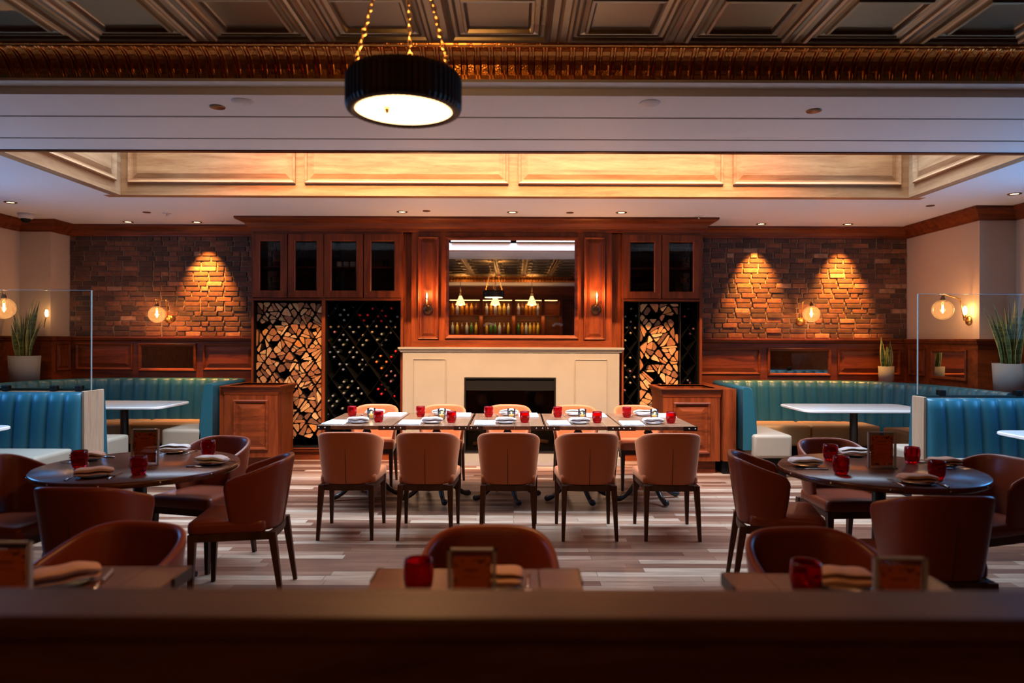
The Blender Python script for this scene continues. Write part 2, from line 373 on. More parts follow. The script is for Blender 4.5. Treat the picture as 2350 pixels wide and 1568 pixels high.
# back wall: mortar with every brick laid in it
mb = MB(); mb.box(-6.6, 5.9, 9.262, 9.45, 0, 3.2, 'mortar')
def bricks(mb, x0, x1, z0, z1):
    nr = round((z1 - z0) / .067); h = (z1 - z0) / nr; att = []
    for r_ in range(nr):
        x = x0 - (random.uniform(.02, .06) + (.1 if r_ % 2 else 0))
        while x < x1:
            L_ = random.choice([.2, .2, .2, .205, .195, .1]) if random.random() < .93 else .1
            a, b_ = max(x, x0) + .005, min(x + L_, x1) - .005
            if b_ - a > .03:
                d = random.uniform(-.004, .006); t = random.uniform(-.003, .003)
                i0 = len(mb.bm.faces)
                mb.box(a, b_, 9.248 - d, 9.27, z0 + r_ * h + .0045 + t * .4, z0 + (r_ + 1) * h - .0045 + t * .4, 'brick', bev=.0055, seg=1)
                c = random.betavariate(2.2, 2.6); c = .97 if random.random() < .035 else (.04 if random.random() < .14 else .12 + c * .72)
                mb.bm.faces.ensure_lookup_table()
                for f in mb.bm.faces[i0:]:
                    for l in f.loops: l[bc] = (c, c, c, 1)
            x += L_ + .008
bc = mb.bm.loops.layers.color.new('bc')
bricks(mb, -5.9, -2.3, 1.53, 2.86); bricks(mb, 1.3, 5.21, 1.53, 2.86)
struct(mb.build('wall_back'))

# side walls with jogs and window openings
def wall_with_hole(mb, x0, x1, ya, yb, za, zb, y0, y1, m):
    mb.box(x0, x1, y0, ya, 0, 3.3, m); mb.box(x0, x1, yb, y1, 0, 3.3, m); mb.box(x0, x1, ya, yb, 0, za, m); mb.box(x0, x1, ya, yb, zb, 3.3, m)
mb = MB(); wall_with_hole(mb, -6.5, -6.3, 5.3, 6.5, 1.42, 2.78, -2.6, 8.87, 'plaster'); mb.box(-6.5, -5.9, 8.87, 9.262, 0, 3.2, 'plaster'); struct(mb.build('wall_left'))
mb = MB(); wall_with_hole(mb, 5.62, 5.82, 5.05, 6.25, 1.42, 2.78, -2.6, 7.81, 'plaster'); mb.box(5.21, 5.82, 7.81, 9.262, 0, 3.2, 'plaster'); struct(mb.build('wall_right'))
mb = MB(); mb.box(-6.5, 5.82, -2.8, -2.6, 0, 3.3, 'wood_v'); struct(mb.build('wall_front'))
for i, (X, ya, yb, s_) in enumerate(((-6.3, 5.3, 6.5, 1), (5.62, 5.05, 6.25, -1)), 1):
    mb = MB(); x0, x1 = sorted((X - s_ * .1, X + s_ * .02))
    for y0, y1, z0, z1 in ((ya, yb, 1.36, 1.44), (ya, yb, 2.76, 2.84), (ya - .04, ya + .04, 1.36, 2.84), (yb - .04, yb + .04, 1.36, 2.84)):
        mb.box(x0, x1, y0, y1, z0, z1, 'wood_v')
    struct(mb.build('window_%d' % i))

# ceiling: soffit round the coffer with two slots
mb = MB(); Zc = 3.0
for a in ((-6.5, 5.82, 7.29, 9.45), (-6.5, -4.12, 5.58, 7.29), (4.12, 5.82, 5.58, 7.29), (-6.5, 5.82, 5.236, 5.58), (-6.5, 5.82, 4.722, 5.206), (-6.5, 5.82, 4.286, 4.692)):
    mb.box(*a, Zc, Zc + .12, 'paint')
mb.box(-6.5, 5.82, 4.6, 5.3, Zc + .06, Zc + .125, 'black')
mb.box(-6.5, 5.82, 4.18, 4.29, Zc + .045, Zc + .2, 'paint_white'); mb.box(-6.5, 5.82, 4.25, 5.58, Zc + .12, Zc + .3, 'paint_white')
struct(mb.build('ceiling'))
# tin ceiling tiles over the camera side
mb = MB(); PR = [(0, 0), (.012, .006), (.045, .006), (.052, .024), (.066, .03), (.076, .022), (.084, .008), (.10, .006), (.108, .014), (.116, .006), (.14, .002), (.146, .016), (.160, .018), (.168, .0), (.175, -.006)]
T = Matrix(((1, 0, 0, 0), (0, 0, 1, 0), (0, -1, 0, 3.22), (0, 0, 0, 1)))
for i in range(-10, 9):
    for j in range(10):
        x0 = .246 + .67 * i; y1 = 4.03 - .67 * j
        mb.rings(x0, x0 + .67, y1 - .67, y1, PR, 'tin', T)
struct(mb.build('ceiling_tin'))
# pressed copper cornice
def cornice(name, Y0, sgn, z_off=0.0):
    mb = MB(); prof = [(0, 3.222), (.0, 3.214), (.004, 3.206), (.012, 3.202), (.02, 3.206), (.022, 3.20)] + [(.02 + .13 * sin(a), 3.062 + .138 * cos(a)) for a in [radians(t) for t in (8, 20, 32, 44, 56, 68, 80, 90)]] + [(.152, 3.056), (.15, 3.045)]
    X = -6.4; k = 0; rows = []; kinds = []
    pat = [(0, 0), (.005, 11), (.011, 11), (.015, 1), (.019, 1), (.023, 11), (.029, 11), (.034, 0), (.04, -2), (.074, -2)]
    while X < 5.75:
        for dx, hmm in pat:
            row = []
            for q, (o_, z) in enumerate(prof):
                d = 0
                if 6 <= q <= 12:
                    a = radians((8, 20, 32, 44, 56, 68, 80, 90)[q - 6]); d = hmm * .001 * (1 if 6 < q < 12 else .4)
                    o2, z2 = o_ - d * sin(a), z - d * cos(a)
                else: o2, z2 = o_, z
                row.append((X + dx, Y0 + sgn * o2, z2 + z_off))
            rows.append(row); kinds.append(hmm)
        X += .08
    G = mb.grid(rows, 'copper', smooth=False)
    k2 = mb.mi('copper_s'); mb.bm.faces.ensure_lookup_table(); nq = len(prof) - 1
    for i in range(len(rows) - 1):
        if kinds[i] != -2 or kinds[i + 1] != -2:
            for q in range(nq): mb.bm.faces[i * nq + q].material_index = k2
    return struct(mb.build(name, keep=True))
cornice('trim_1', 4.03, 1)
cornice('trim_2', -1.6, -1)
mb = MB(); mb.box(-6.3, 5.62, -2.6, -1.75, 2.98, 3.3, 'paint_white'); struct(mb.build('ceiling_front'))

# coffer
mb = MB()
mb.box(-4.3, 4.3, 7.284, 7.40, 2.999, 4.6, 'coffer')
T = wallT(7.282)
for a, b_ in ((294, 678), (699, 1166), (1188, 1658), (1680, 2065)):
    mb.rings(U(a, 7.29), U(b_, 7.29), 3.122, 3.86, [(p_[0] * 1.15, p_[1] * 1.3) for p_ in RAISED], 'coffer', T)
struct(mb.build('trim_3'))
mb = MB()
for X, sg in ((-4.12, 1), (4.12, -1)):
    x0, x1 = sorted((X + sg * .004, X - sg * .1)); mb.box(x0, x1, 5.5, 7.284, 2.999, 4.6, 'coffer_y')
    mb.rings(5.72, 7.17, 3.122, 3.86, [(p_[0] * 1.15, p_[1] * 1.3) for p_ in RAISED], 'coffer_y', sideT(X + sg * .006, sg))
struct(mb.build('trim_4'))
mb = MB(); mb.box(-4.3, 4.3, 5.46, 5.58, 3.12, 4.6, 'coffer_near'); mb.box(-6.3, 5.62, 5.535, 5.585, 2.99, 3.0, 'wood_h'); struct(mb.build('trim_5'))
mb = MB()
for y0, y1 in ((5.58, 5.66), (7.2, 7.29)): mb.box(-4.12, 4.12, y0, y1, 4.54, 4.6, 'paint_white')
for x in (-4.1, -2.7, -1.35, 0, 1.35, 2.7, 4.1): mb.box(x - .03, x + .03, 5.58, 7.29, 4.54, 4.6, 'paint_white')
struct(mb.build('window_3'))
SL = thing('linear_light', 'long white lit strip high on the near face of the ceiling coffer', 'light', (0, 0, 0))
mb = MB(); mb.box(-.5, .5, 0, .03, -.02, .02, 'white_plastic'); h_ = mb.build('housing', SL); mb = MB(); mb.box(-.49, .49, .03, .036, -.013, .013, 'strip'); mb.build('lit_strip', SL)
SLp = Proto(SL)
for x, wh in ((-1.62, 'far left'), (-.565, 'left of the middle'), (.53, 'right of the middle'), (1.6, 'far right')):
    SLp.put((x, 5.58, 3.155), label='lit white strip on the coffer face, seen in the mirror, %s' % wh, group='lit strips in the ceiling coffer')

# crown moulding, wainscot
CR = [(-.002, 2.855), (.02, 2.855), (.024, 2.875), (.04, 2.885), (.055, 2.92), (.095, 2.955), (.11, 2.96), (.125, 2.972), (.125, 2.999), (-.002, 2.999)]
mb = MB(); sweep(mb, [(-6.3, 5.6), (-6.3, 8.87), (-5.9, 8.87), (-5.9, 9.25), (-3.3, 9.25)], CR, 'wood_h', left=False); struct(mb.build('trim_6'))
mb = MB(); sweep(mb, [(5.62, 5.6), (5.62, 7.81), (5.21, 7.81), (5.21, 9.25), (2.34, 9.25)], CR, 'wood_h', left=True); struct(mb.build('trim_7'))
CAP = [(0, 0), (.05, 0), (.05, 1.46), (.075, 1.475), (.085, 1.50), (.095, 1.505), (.095, 1.525), (0, 1.528)]
YW = 9.212
mb = MB(); sweep(mb, [(-6.3, -2.5), (-6.3, 8.87), (-5.9, 8.87), (-5.9, 9.262), (-3.2, 9.262)], CAP, 'wood_h', left=False)
T = wallT(YW)
mb.rings(U(175, YW), U(305, YW), 1.085, 1.436, RAISED, 'wood_h', T); mb.rings(U(467, YW), -3.42, 1.085, 1.436, RAISED, 'wood_h', T)
mb.rings(8.90, 9.17, 1.085, 1.436, raised(.7), 'wood_v', sideT(-5.85, 1)); struct(mb.build('trim_8'))
mb = MB(); sweep(mb, [(5.62, -2.5), (5.62, 7.81), (5.21, 7.81), (5.21, 9.262), (2.3, 9.262)], CAP, 'wood_h', left=True)
mb.rings(2.36, U(1744, YW), 1.05, 1.40, RAISED, 'wood_h', T); mb.rings(U(1922, YW), U(2065, YW), 1.05, 1.40, RAISED, 'wood_h', T)
mb.rings(8.74, 9.10, 1.06, 1.41, raised(.8), 'wood_v', sideT(5.16, -1)); struct(mb.build('trim_9'))
def wall_mirror(name, a, b_, z0, z1, T, label):
    t = thing(name, label, 'mirror'); mb = MB()
    PRF = [(0, 0), (0, .022), (.01, .028), (.03, .02), (.038, .004)]
    mb.rings(a, b_, z0, z1, PRF, 'wood_h', T, fill=False); mb.build('frame', t)
    mb = MB(); i = .036; mb.faces([T @ Vector(v) for v in ((a + i, .004, z0 + i), (b_ - i, .004, z0 + i), (b_ - i, .004, z1 - i), (a + i, .004, z1 - i))], [(0, 1, 2, 3)], 'mirror')
    mb.build('mirror_glass', t); return t
wall_mirror('wall_mirror', U(319, YW), U(451, YW), 1.07, 1.437, T, 'low framed mirror in the panelling above the left green booth')
wall_mirror('wall_mirror', U(1761, YW), U(1906, YW), 1.035, 1.402, T, 'low framed mirror in the panelling above the right green booth')
wall_mirror('wall_mirror', 7.93, 8.60, 1.04, 1.40, sideT(5.16, -1), 'small framed mirror on the right side wall below the jointed lamp')
# ledges behind the rounded booth corners
mb = MB(); mb.prism([(-5.1, 9.2), (-5.85, 9.2), (-5.85, 8.85), (-6.25, 8.85), (-6.25, 7.1), (-5.91, 7.1), (-5.89, 8.1), (-5.75, 8.64), (-5.42, 9.01), (-5.1, 9.105)], .05, 'wood_h', T=Matrix.Translation((0, 0, .88))); struct(mb.build('trim_10'))
mb = MB(); mb.prism([(4.25, 9.2), (4.3, 9.105), (4.62, 8.99), (4.88, 8.62), (5.02, 8.12), (5.05, 7.84), (5.16, 7.84), (5.16, 9.2)], .05, 'wood_h', T=Matrix.Translation((0, 0, .88))); mb.box(5.07, 5.57, 7.0, 7.76, .88, .93, 'wood_h'); struct(mb.build('trim_11'))

# small ceiling fittings
def disc(name, mat_, r_, label, cat, x, y, glow=None, Z=3.0):
    t = thing(name, label, cat); return t
D1 = thing('downlight', 'recessed downlight', 'ceiling light')
mb = MB(); mb.lathe([(.040, .0), (.041, -.006), (.062, -.006), (.064, 0)], 'bronze', 28); mb.build('trim_ring', D1)
mb = MB(); mb.lathe([(.0, -.0015), (.040, -.0015)], 'lens', 28); mb.build('lens', D1)
D1p = Proto(D1)
DL = [(293, 509, 'left of the two over the left brick wall', 8.96, 0), (451, 508, 'right of the two over the left brick wall', 8.96, 1), (922, 486, 'in front of the left end of the mantel', 8.19, 2),
      (1175, 487, 'in front of the big mirror', 8.19, 2), (1425, 488, 'in front of the right end of the mantel', 8.19, 2), (1746, 514, 'left of the two over the right brick wall', 8.96, 1),
      (1945, 517, 'right of the two over the right brick wall', 8.96, 1), (23, 464, 'by the left side wall near the dome camera', 7.69, 3), (2327, 445, 'by the right side wall at the frame edge', 7.08, 3)]
for x, y, wh, Y, k in DL:
    X = U(x, Y); D1p.put((X, Y, 3.0), label='lit recessed downlight in the ceiling, ' + wh, group='recessed ceiling downlights')
    if k == 1:
        lamp('downlight_beam', 'SPOT', (X + .02, Y, 2.985), 820, (1, .40, .07), rot=(radians(15), 0, 0), spot_size=radians(54), spot_blend=.9, shadow_soft_size=.02)
    elif k == 2:
        lamp('downlight_beam', 'SPOT', (X, Y, 2.985), 45, (1, .55, .22), rot=(radians(5), 0, 0), spot_size=radians(50), spot_blend=.2, shadow_soft_size=.025)
    elif k == 0:
        lamp('downlight_beam', 'SPOT', (X, Y - .1, 2.985), 90, (1, .5, .2), rot=(0, 0, 0), spot_size=radians(60), spot_blend=.6, shadow_soft_size=.02)
    else:
        lamp('downlight_beam', 'SPOT', (X, Y, 2.985), 60, (1, .55, .25), rot=(0, 0, 0), spot_size=radians(70), spot_blend=.7, shadow_soft_size=.02)
def small_disc(name, x, y, r_, m, label, cat, hh=.006):
    Y = 1.5 * F / (780 + .0033 * (x - 1180) - y); mb = MB(); mb.lathe([(0, -hh), (r_ * .93, -hh), (r_, -.002), (r_, 0)], m, 28); o = mb.build(name, loc=(U(x, Y), Y, 3.0)); return tag(o, label, cat)
small_disc('ceiling_speaker', 497, 245, .05, 'bronze', 'dark round cap in the grey soffit left of the pendant', 'ceiling fitting')
small_disc('ceiling_speaker', 1866, 254, .05, 'bronze', 'dark round cap in the grey soffit on the right', 'ceiling fitting')
small_disc('cover_plate', 555, 233, .068, 'white_plastic', 'pale round cover plate in the soffit left of the pendant', 'ceiling fitting')
small_disc('cover_plate', 1490, 236, .066, 'white_plastic', 'pale round cover plate in the soffit right of the pendant', 'ceiling fitting')
small_disc('ceiling_speaker', 336, 487, .045, 'bronze', 'dark round cap in the white ceiling at far left', 'ceiling fitting')
small_disc('ceiling_speaker', 978, 484, .045, 'bronze', 'dark round cap in the ceiling beside the downlight at the mantel left end', 'ceiling fitting')
small_disc('ceiling_speaker', 1307, 488, .045, 'bronze', 'dark round cap in the ceiling right of the mirror downlight', 'ceiling fitting')
small_disc('ceiling_speaker', 2134, 472, .045, 'bronze', 'dark round cap in the ceiling above the right side wall', 'ceiling fitting')
for x, y, wh in ((382, 492, 'above the left brick wall'), (1603, 495, 'beside the cabinet crown on the right')):
    Y = 1.5 * F / (780 - y); t = thing('sprinkler', 'white sprinkler head in the ceiling ' + wh, 'sprinkler', (U(x, Y), Y, 3.0))
    mb = MB(); mb.lathe([(0, -.004), (.05, -.004), (.055, 0)], 'white_plastic', 20); mb.build('escutcheon', t)
    mb = MB(); mb.lathe([(0, -.035), (.016, -.033), (.016, -.028), (.007, -.026), (.007, -.004)], 'steel', 12); mb.build('deflector', t)
t = thing('dome_camera', 'white dome security camera on the ceiling at upper left', 'camera', (U(58, 8.4), 8.4, 3.0))
mb = MB(); mb.lathe([(0, 0), (.085, 0), (.082, -.05), (.06, -.062), (0, -.062)], 'white_plastic', 24); mb.build('housing', t)
mb = MB(); mb.lathe([(.055, -.06), (.05, -.085), (.03, -.105), (0, -.112)], 'black', 20); mb.build('dome', t)

# ================================================================== BACK MILLWORK
YC = 8.65
def Uc(x): return U(x, YC)
def Vc(y, x=1000): return V(y, YC, x)
T = wallT(YC)
def cab_crown(mb, x0, x1, y0):
    sweep(mb, [(x0, 9.2), (x0, y0), (x1, y0), (x1, 9.2)], [(0, 2.83), (.012, 2.835), (.016, 2.87), (.04, 2.885), (.07, 2.93), (.12, 2.955), (.14, 2.96), (.16, 2.975), (.16, 2.999), (0, 2.999)], 'wood_h', left=False)
mb = MB(); cab_crown(mb, Uc(577), Uc(1612), YC - .005)
struct(mb.build('trim_12'))

def lattice(mb, x0, x1, z0, z1, cw, ch, y0, y1, xo=0, t=.006):
    """diagonal strips clipped to the bay"""
    s_ = ch / cw
    def clip(cx, sg):
        # line z = z0 + sg*s*(x-cx)
        pts = []
        for x in (x0, x1):
            z = z0 + sg * s_ * (x - cx)
            if z0 <= z <= z1: pts.append((x, z))
        for z in (z0, z1):
            x = cx + sg * (z - z0) / s_
            if x0 < x < x1: pts.append((x, z))
        return pts[:2] if len(pts) >= 2 else None
    k = -20
    while k < 40:
        cx = x0 + xo + k * cw
        for sg in (1, -1):
            q = clip(cx, sg)
            if q and math.dist(*q) > .03:
                (xa, za), (xb, zb) = q; dx, dz = xb - xa, zb - za; l = math.hypot(dx, dz); nx, nz = -dz / l * t / 2, dx / l * t / 2
                o_ = 0 if sg > 0 else .002
                vs = [(xa + nx, y0 + o_, za + nz), (xb + nx, y0 + o_, zb + nz), (xb - nx, y0 + o_, zb - nz), (xa - nx, y0 + o_, za - nz)]
                vs += [(v[0], y1, v[2]) for v in vs]
                mb.faces(vs, [(0, 1, 2, 3), (4, 7, 6, 5), (0, 4, 5, 1), (1, 5, 6, 2), (2, 6, 7, 3), (3, 7, 4, 0)], 'rackbar')
        k += 1
def liner(mb, x0, x1, z0, z1, y0=8.67, y1=9.1, m='recess'):
    t = .008
    mb.box(x0, x1, y1, y1 + t, z0, z1, m); mb.box(x0, x0 + t, y0, y1, z0, z1, m); mb.box(x1 - t, x1, y0, y1, z0, z1, m); mb.box(x0, x1, y0, y1, z0 - t, z0, m); mb.box(x0, x1, y0, y1, z1, z1 + t, m)
ZD0, ZD1, ZB1, ZB0, ZP = Vc(684, 700), Vc(537, 700), Vc(690, 700), Vc(1027, 700), Vc(1036, 700)
CM = [(0, 0), (0, .006)]
def cabinet(label, xs_l, xs_r, doors, bays, shelf_y=612):
    x0, x1 = Uc(xs_l), Uc(xs_r); t = thing('display_cabinet', label, 'cabinet', (0, 0, 0))
    mb = MB()
    mb.box(x0, x1, YC, YC + .03, ZD1, 2.85, 'wood_h')                              # frieze
    mb.box(x0, x1, YC, YC + .03, ZB1, ZD0, 'wood_h'); mb.box(x0, x1, YC - .012, YC, ZD0 - .026, ZD0 - .008, 'wood_h')
    mb.box(x0, x1, YC, 9.16, ZP, ZB0 - .01, 'wood_h'); mb.box(x0, x1, YC - .03, YC, ZB0 - .022, ZB0 - .004, 'wood_h', bev=.004); mb.box(x0, x1, YC - .02, YC, ZP, ZP + .02, 'wood_h', bev=.004)
    mb.box(x0 + .001, x1 - .001, YC + .01, 9.16, 0, ZP, 'wood_h')
    mb.box(x0, x1, YC + .03, 9.16, ZB1 + .01, ZD0, 'wood_h'); mb.box(x0, x1, YC + .03, 9.16, ZD1 + .002, ZD1 + .02, 'wood_h')
    edges = sorted({x0, x1} | {Uc(a) for a in bays['posts']})
    for e in edges:
        a, b_ = (e, e + .022) if e == x0 else ((e - .03, e) if e == x1 else (e - .02, e + .02))
        mb.box(a, b_, YC - .004, 9.16, ZB0 - .01, ZD1 + .02, 'wood_v')
    mb.build('carcass', t)
    for a, b_ in doors:
        a, b_ = Uc(a) + .004, Uc(b_) - .004; st = .088 if xs_l < 1000 else .09; sx = min(.088, (b_ - a) * .3)
        mb = MB()
        mb.rings(a, b_, ZD0 + .006, ZD1 - .004, [(0, 0), (0, .02), (sx - .012, .02), (sx, .008), (sx, 0)], 'wood_v', wallT(YC), fill=False); dr = mb.build('door', t)
        mb = MB(); mb.box(a + sx, b_ - sx, YC - .004, YC - .002, ZD0 + sx, ZD1 - sx, 'cab_glass'); mb.build('glass_pane', dr)
        mb = MB(); lattice(mb, a + sx, b_ - sx, ZD0 + sx, ZD1 - sx, .028, .028, YC + .004, YC + .006, t=.0022); mb.build('wire_mesh', dr)
        left = doors.index((round((a - .004) * F / YC + 1180), 0)) if False else None
        kx = b_ - .025 if doors_i(doors, a) % 2 == 0 else a + .025
        mb = MB(); mb.lathe([(0, .022), (.008, .02), (.009, .012), (.004, .008), (.004, 0)], 'bronze', 12, T=Matrix.Translation((kx, YC - .02, ZD0 + .05)) @ Matrix.Rotation(pi / 2, 4, 'X')); mb.build('knob', dr)
    zs = Vc(shelf_y, 700); mb = MB(); mb.box(x0 + .03, x1 - .03, YC + .04, 9.14, zs - .012, zs + .004, 'wood_h'); mb.build('shelf', t)
    return t, zs
def doors_i(doors, a):
    return min(range(len(doors)), key=lambda i: abs(Uc(doors[i][0]) + .004 - a))
cabL, ZS = cabinet('wide walnut cabinet left of the fireplace, glass doors above log and wine racks', 577, 925, [(580, 660), (661, 743), (744, 834), (835, 921)], {'posts': [742]})
cabR, _ = cabinet('narrow walnut cabinet right of the fireplace, glass doors above log and wine racks', 1427, 1611, [(1429, 1517), (1518, 1606)], {'posts': []})
mb = MB(); liner(mb, Uc(581), Uc(738), ZB0, ZB1); mb.build('log_bay_liner', cabL)
mb = MB(); liner(mb, Uc(746), Uc(920), ZB0, ZB1); mb.build('wine_bay_liner', cabL)
mb = MB(); lattice(mb, Uc(581), Uc(738), ZB0, ZB1, .212, .302, 8.78, 9.08, t=.005); mb.build('log_lattice', cabL)
mb = MB(); lattice(mb, Uc(746), Uc(920), ZB0, ZB1, .30, .42, 8.73, 9.08, xo=.06, t=.004); mb.build('wine_lattice', cabL)
mb = MB(); liner(mb, Uc(1430), Uc(1604), ZB0, ZB1); mb.build('rack_liner', cabR)
for x in (1468, 1563): mb = MB(); mb.box(Uc(x) - .004, Uc(x) + .004, 8.68, 9.09, ZB0, ZB1, 'iron'); mb.build('rack_divider', cabR)
mb = MB(); lattice(mb, Uc(1469), Uc(1563), ZB0, ZB1, .255, .36, 8.78, 9.08, xo=.12, t=.005); mb.build('log_lattice', cabR)
mb = MB(); lattice(mb, Uc(1430), Uc(1467), ZB0, ZB1, .2, .30, 8.73, 9.08, xo=.1); mb.build('wine_lattice', cabR); mb = MB(); lattice(mb, Uc(1564), Uc(1604), ZB0, ZB1, .2, .30, 8.73, 9.08, xo=.1); mb.build('wine_lattice', cabR)

# ------------------------------------------------------------------ logs
def clip_poly(P, x0, x1, z0, z1):
    for ax, lim, sg in ((0, x0, 1), (0, x1, -1), (1, z0, 1), (1, z1, -1)):
        out = []
        for i in range(len(P)):
            a, b_ = P[i], P[(i + 1) % len(P)]; da, db = (a[ax] - lim) * sg, (b_[ax] - lim) * sg
            if da >= 0: out.append(a)
            if da * db < 0:
                t = da / (da - db); out.append((a[0] + t * (b_[0] - a[0]), a[1] + t * (b_[1] - a[1])))
        P = out
        if len(P) < 3: return None
    return P
def area(P): return abs(sum(P[i][0] * P[(i + 1) % len(P)][1] - P[(i + 1) % len(P)][0] * P[i][1] for i in range(len(P)))) / 2
def cen(P): return (sum(p_[0] for p_ in P) / len(P), sum(p_[1] for p_ in P) / len(P))
def split(P, target):
    if area(P) < target * random.uniform(.75, 1.9): return [P]
    c = cen(P); c = (c[0] + random.uniform(-.012, .012), c[1] + random.uniform(-.015, .015))
    far = max(P, key=lambda p_: math.dist(p_, c)); a = math.atan2(far[1] - c[1], far[0] - c[0]) + pi / 2 + random.gauss(0, .6); n_ = (-sin(a), cos(a))
    A, B = [], []
    for i in range(len(P)):
        p_, q = P[i], P[(i + 1) % len(P)]; dp = (p_[0] - c[0]) * n_[0] + (p_[1] - c[1]) * n_[1]; dq = (q[0] - c[0]) * n_[0] + (q[1] - c[1]) * n_[1]
        (A if dp >= 0 else B).append(p_)
        if dp * dq < 0:
            t = dp / (dp - dq); r_ = (p_[0] + t * (q[0] - p_[0]), p_[1] + t * (q[1] - p_[1])); A.append(r_); B.append(r_)
    if len(A) < 3 or len(B) < 3: return [P]
    return split(A, target) + split(B, target)
def fill_logs(x0, x1, z0, z1, cw, ch, xo, target, hidden, where, empty):
    rl = []
    for r_ in range(-1, int((z1 - z0) / (ch / 2)) + 3):
        zc = z0 + r_ * ch / 2
        for k in range(-1, int((x1 - x0) / cw) + 3):
            xc = x0 + xo + k * cw + (cw / 2 if r_ % 2 == 0 else 0)
            iw, ih = cw / 2 - .006, ch / 2 - .009
            P = clip_poly([(xc, zc - ih), (xc + iw, zc), (xc, zc + ih), (xc - iw, zc)], x0 + .012, x1 - .012, z0 + .01, z1 - .02)
            if not P or area(P) < .0015: continue
            if zc < z0 + empty: continue
            for Q in split(P, target):
                if random.random() < .08: continue
                c = cen(Q); s_ = random.uniform(.80, .95) - .0012 / math.sqrt(area(Q) + 1e-6)
                Q = [(c[0] + (q[0] - c[0]) * s_, c[1] + (q[1] - c[1]) * s_) for q in Q]
                if area(Q) < .0006: continue
                xp = 1180 + c[0] * F / YC; yp = 780 - (c[1] - EYE) * F / YC
                if hidden(xp, yp): continue
                rl.append((Q, c))
    for Q, c in rl:
        n_ = len(Q); R_ = []
        for i in range(n_):     # knock the corners off
            a, b_, d = Q[i - 1], Q[i], Q[(i + 1) % n_]; f1, f2 = random.uniform(.08, .3), random.uniform(.08, .3)
            R_ += [(b_[0] + (a[0] - b_[0]) * f1 - c[0], b_[1] + (a[1] - b_[1]) * f1 - c[1]), (b_[0] + (d[0] - b_[0]) * f2 * .9 - c[0], b_[1] + (d[1] - b_[1]) * f2 * .9 - c[1])]
        yy = 8.715 + random.uniform(0, .05); depth = random.uniform(.26, .31)
        mb = MB(); tilt = random.uniform(-.12, .12)
        vs = [(x, yy - YC + x * tilt, z) for x, z in R_] + [(x * .96, yy - YC + depth, z * .96) for x, z in R_]; k = len(R_)
        mb.faces(vs, [tuple(range(k))], 'log'); mb.bm.verts.ensure_lookup_table()
        V_ = mb.bm.verts; ki = mb.mi('bark')
        for i in range(k):
            f = mb.bm.faces.new([V_[i], V_[(i + 1) % k], V_[k + (i + 1) % k], V_[k + i]]); f.material_index = ki
        f = mb.bm.faces.new([V_[k + i] for i in range(k)][::-1]); f.material_index = ki
        o = mb.build('firewood_log', loc=(c[0], YC, c[1]))
        tone = random.random(); o.color = (tone, tone, tone, 1)
        tn = 'dark brown' if tone < .2 else ('red-brown' if tone < .42 else ('orange-tan' if tone < .75 or tone > .95 else 'pale tan'))
        q = (c[1] - z0) / (z1 - z0); hgt = 'top' if q > .8 else ('upper' if q > .6 else ('middle' if q > .4 else ('lower' if q > .2 else 'bottom')))
        sd = 'left' if c[0] < x0 + (x1 - x0) / 3 else ('right' if c[0] > x0 + (x1 - x0) * 2 / 3 else 'middle')
        shp = {3: 'three-sided', 4: 'four-sided', 5: 'five-sided'}.get(n_, 'many-sided'); sz = 'small' if area(Q) < .004 else 'large'
        tag(o, '%s %s %s log, %s %s of the %s' % (sz, tn, shp, hgt, sd, where), 'log', 'split logs stacked in the ' + where)
for m_ in (M['log'],):
    nd = m_.node_tree
    for l in list(nd.links):
        if l.from_socket.name == 'Random': nd.links.remove(l)
    oi_ = [x for x in nd.nodes if x.type == 'OBJECT_INFO'][0]; rp = [x for x in nd.nodes if x.type == 'VALTORGB'][0]
    nd.links.new(oi_.outputs['Color'], [x for x in nd.nodes if x.type == 'VALTORGB' and len(x.color_ramp.elements) > 3][0].inputs[0])
fill_logs(Uc(581), Uc(738), ZB0, ZB1, .212, .302, 0, .0058, lambda x, y: x < 650 and y > 895, 'left log rack', .12)
fill_logs(Uc(1469), Uc(1563), ZB0, ZB1, .255, .36, .12, .0066, lambda x, y: (x > 1528 and y > 905), 'right log rack', .05)

# ------------------------------------------------------------------ wine bottles lying with their necks to the room
def bottle_mesh(cap):
    t = thing('wine_bottle', '', 'bottle')
    Tm = Matrix.Rotation(pi / 2, 4, 'X')
    mb = MB(); mb.lathe([(0, -.29), (.036, -.29), (.037, -.11), (.03, -.085), (.014, -.06), (.0135, -.012)], 'bottle_glass', 16, T=Tm); mb.build('body', t)
    mb = MB(); mb.lathe([(.0145, -.05), (.0145, -.004), (.0125, 0), (0, .0005)], cap, 14, T=Tm); mb.build('capsule', t)
    return Proto(t)
M['bottle_glass'] = simple('bottle_glass', (.006, .009, .006), rough=.08, spec=.6)
for k, c in dict(cap_grey=(.17, .18, .19), cap_red=(.42, .005, .008), cap_orange=(.62, .13, .02), cap_tan=(.24, .19, .13), cap_dark=(.04, .035, .04), cap_pink=(.20, .08, .12), cap_blue=(.13, .17, .27)).items(): M[k] = simple(k, c, rough=.35, metal=.2)
KC = dict(g='cap_grey', r='cap_red', o='cap_orange', t='cap_tan', d='cap_dark', p='cap_pink', b='cap_blue')
KN = dict(g='silver grey', r='red', o='orange', t='tan', d='dark', p='mauve', b='blue grey')
BP = {k: bottle_mesh(v) for k, v in KC.items()}
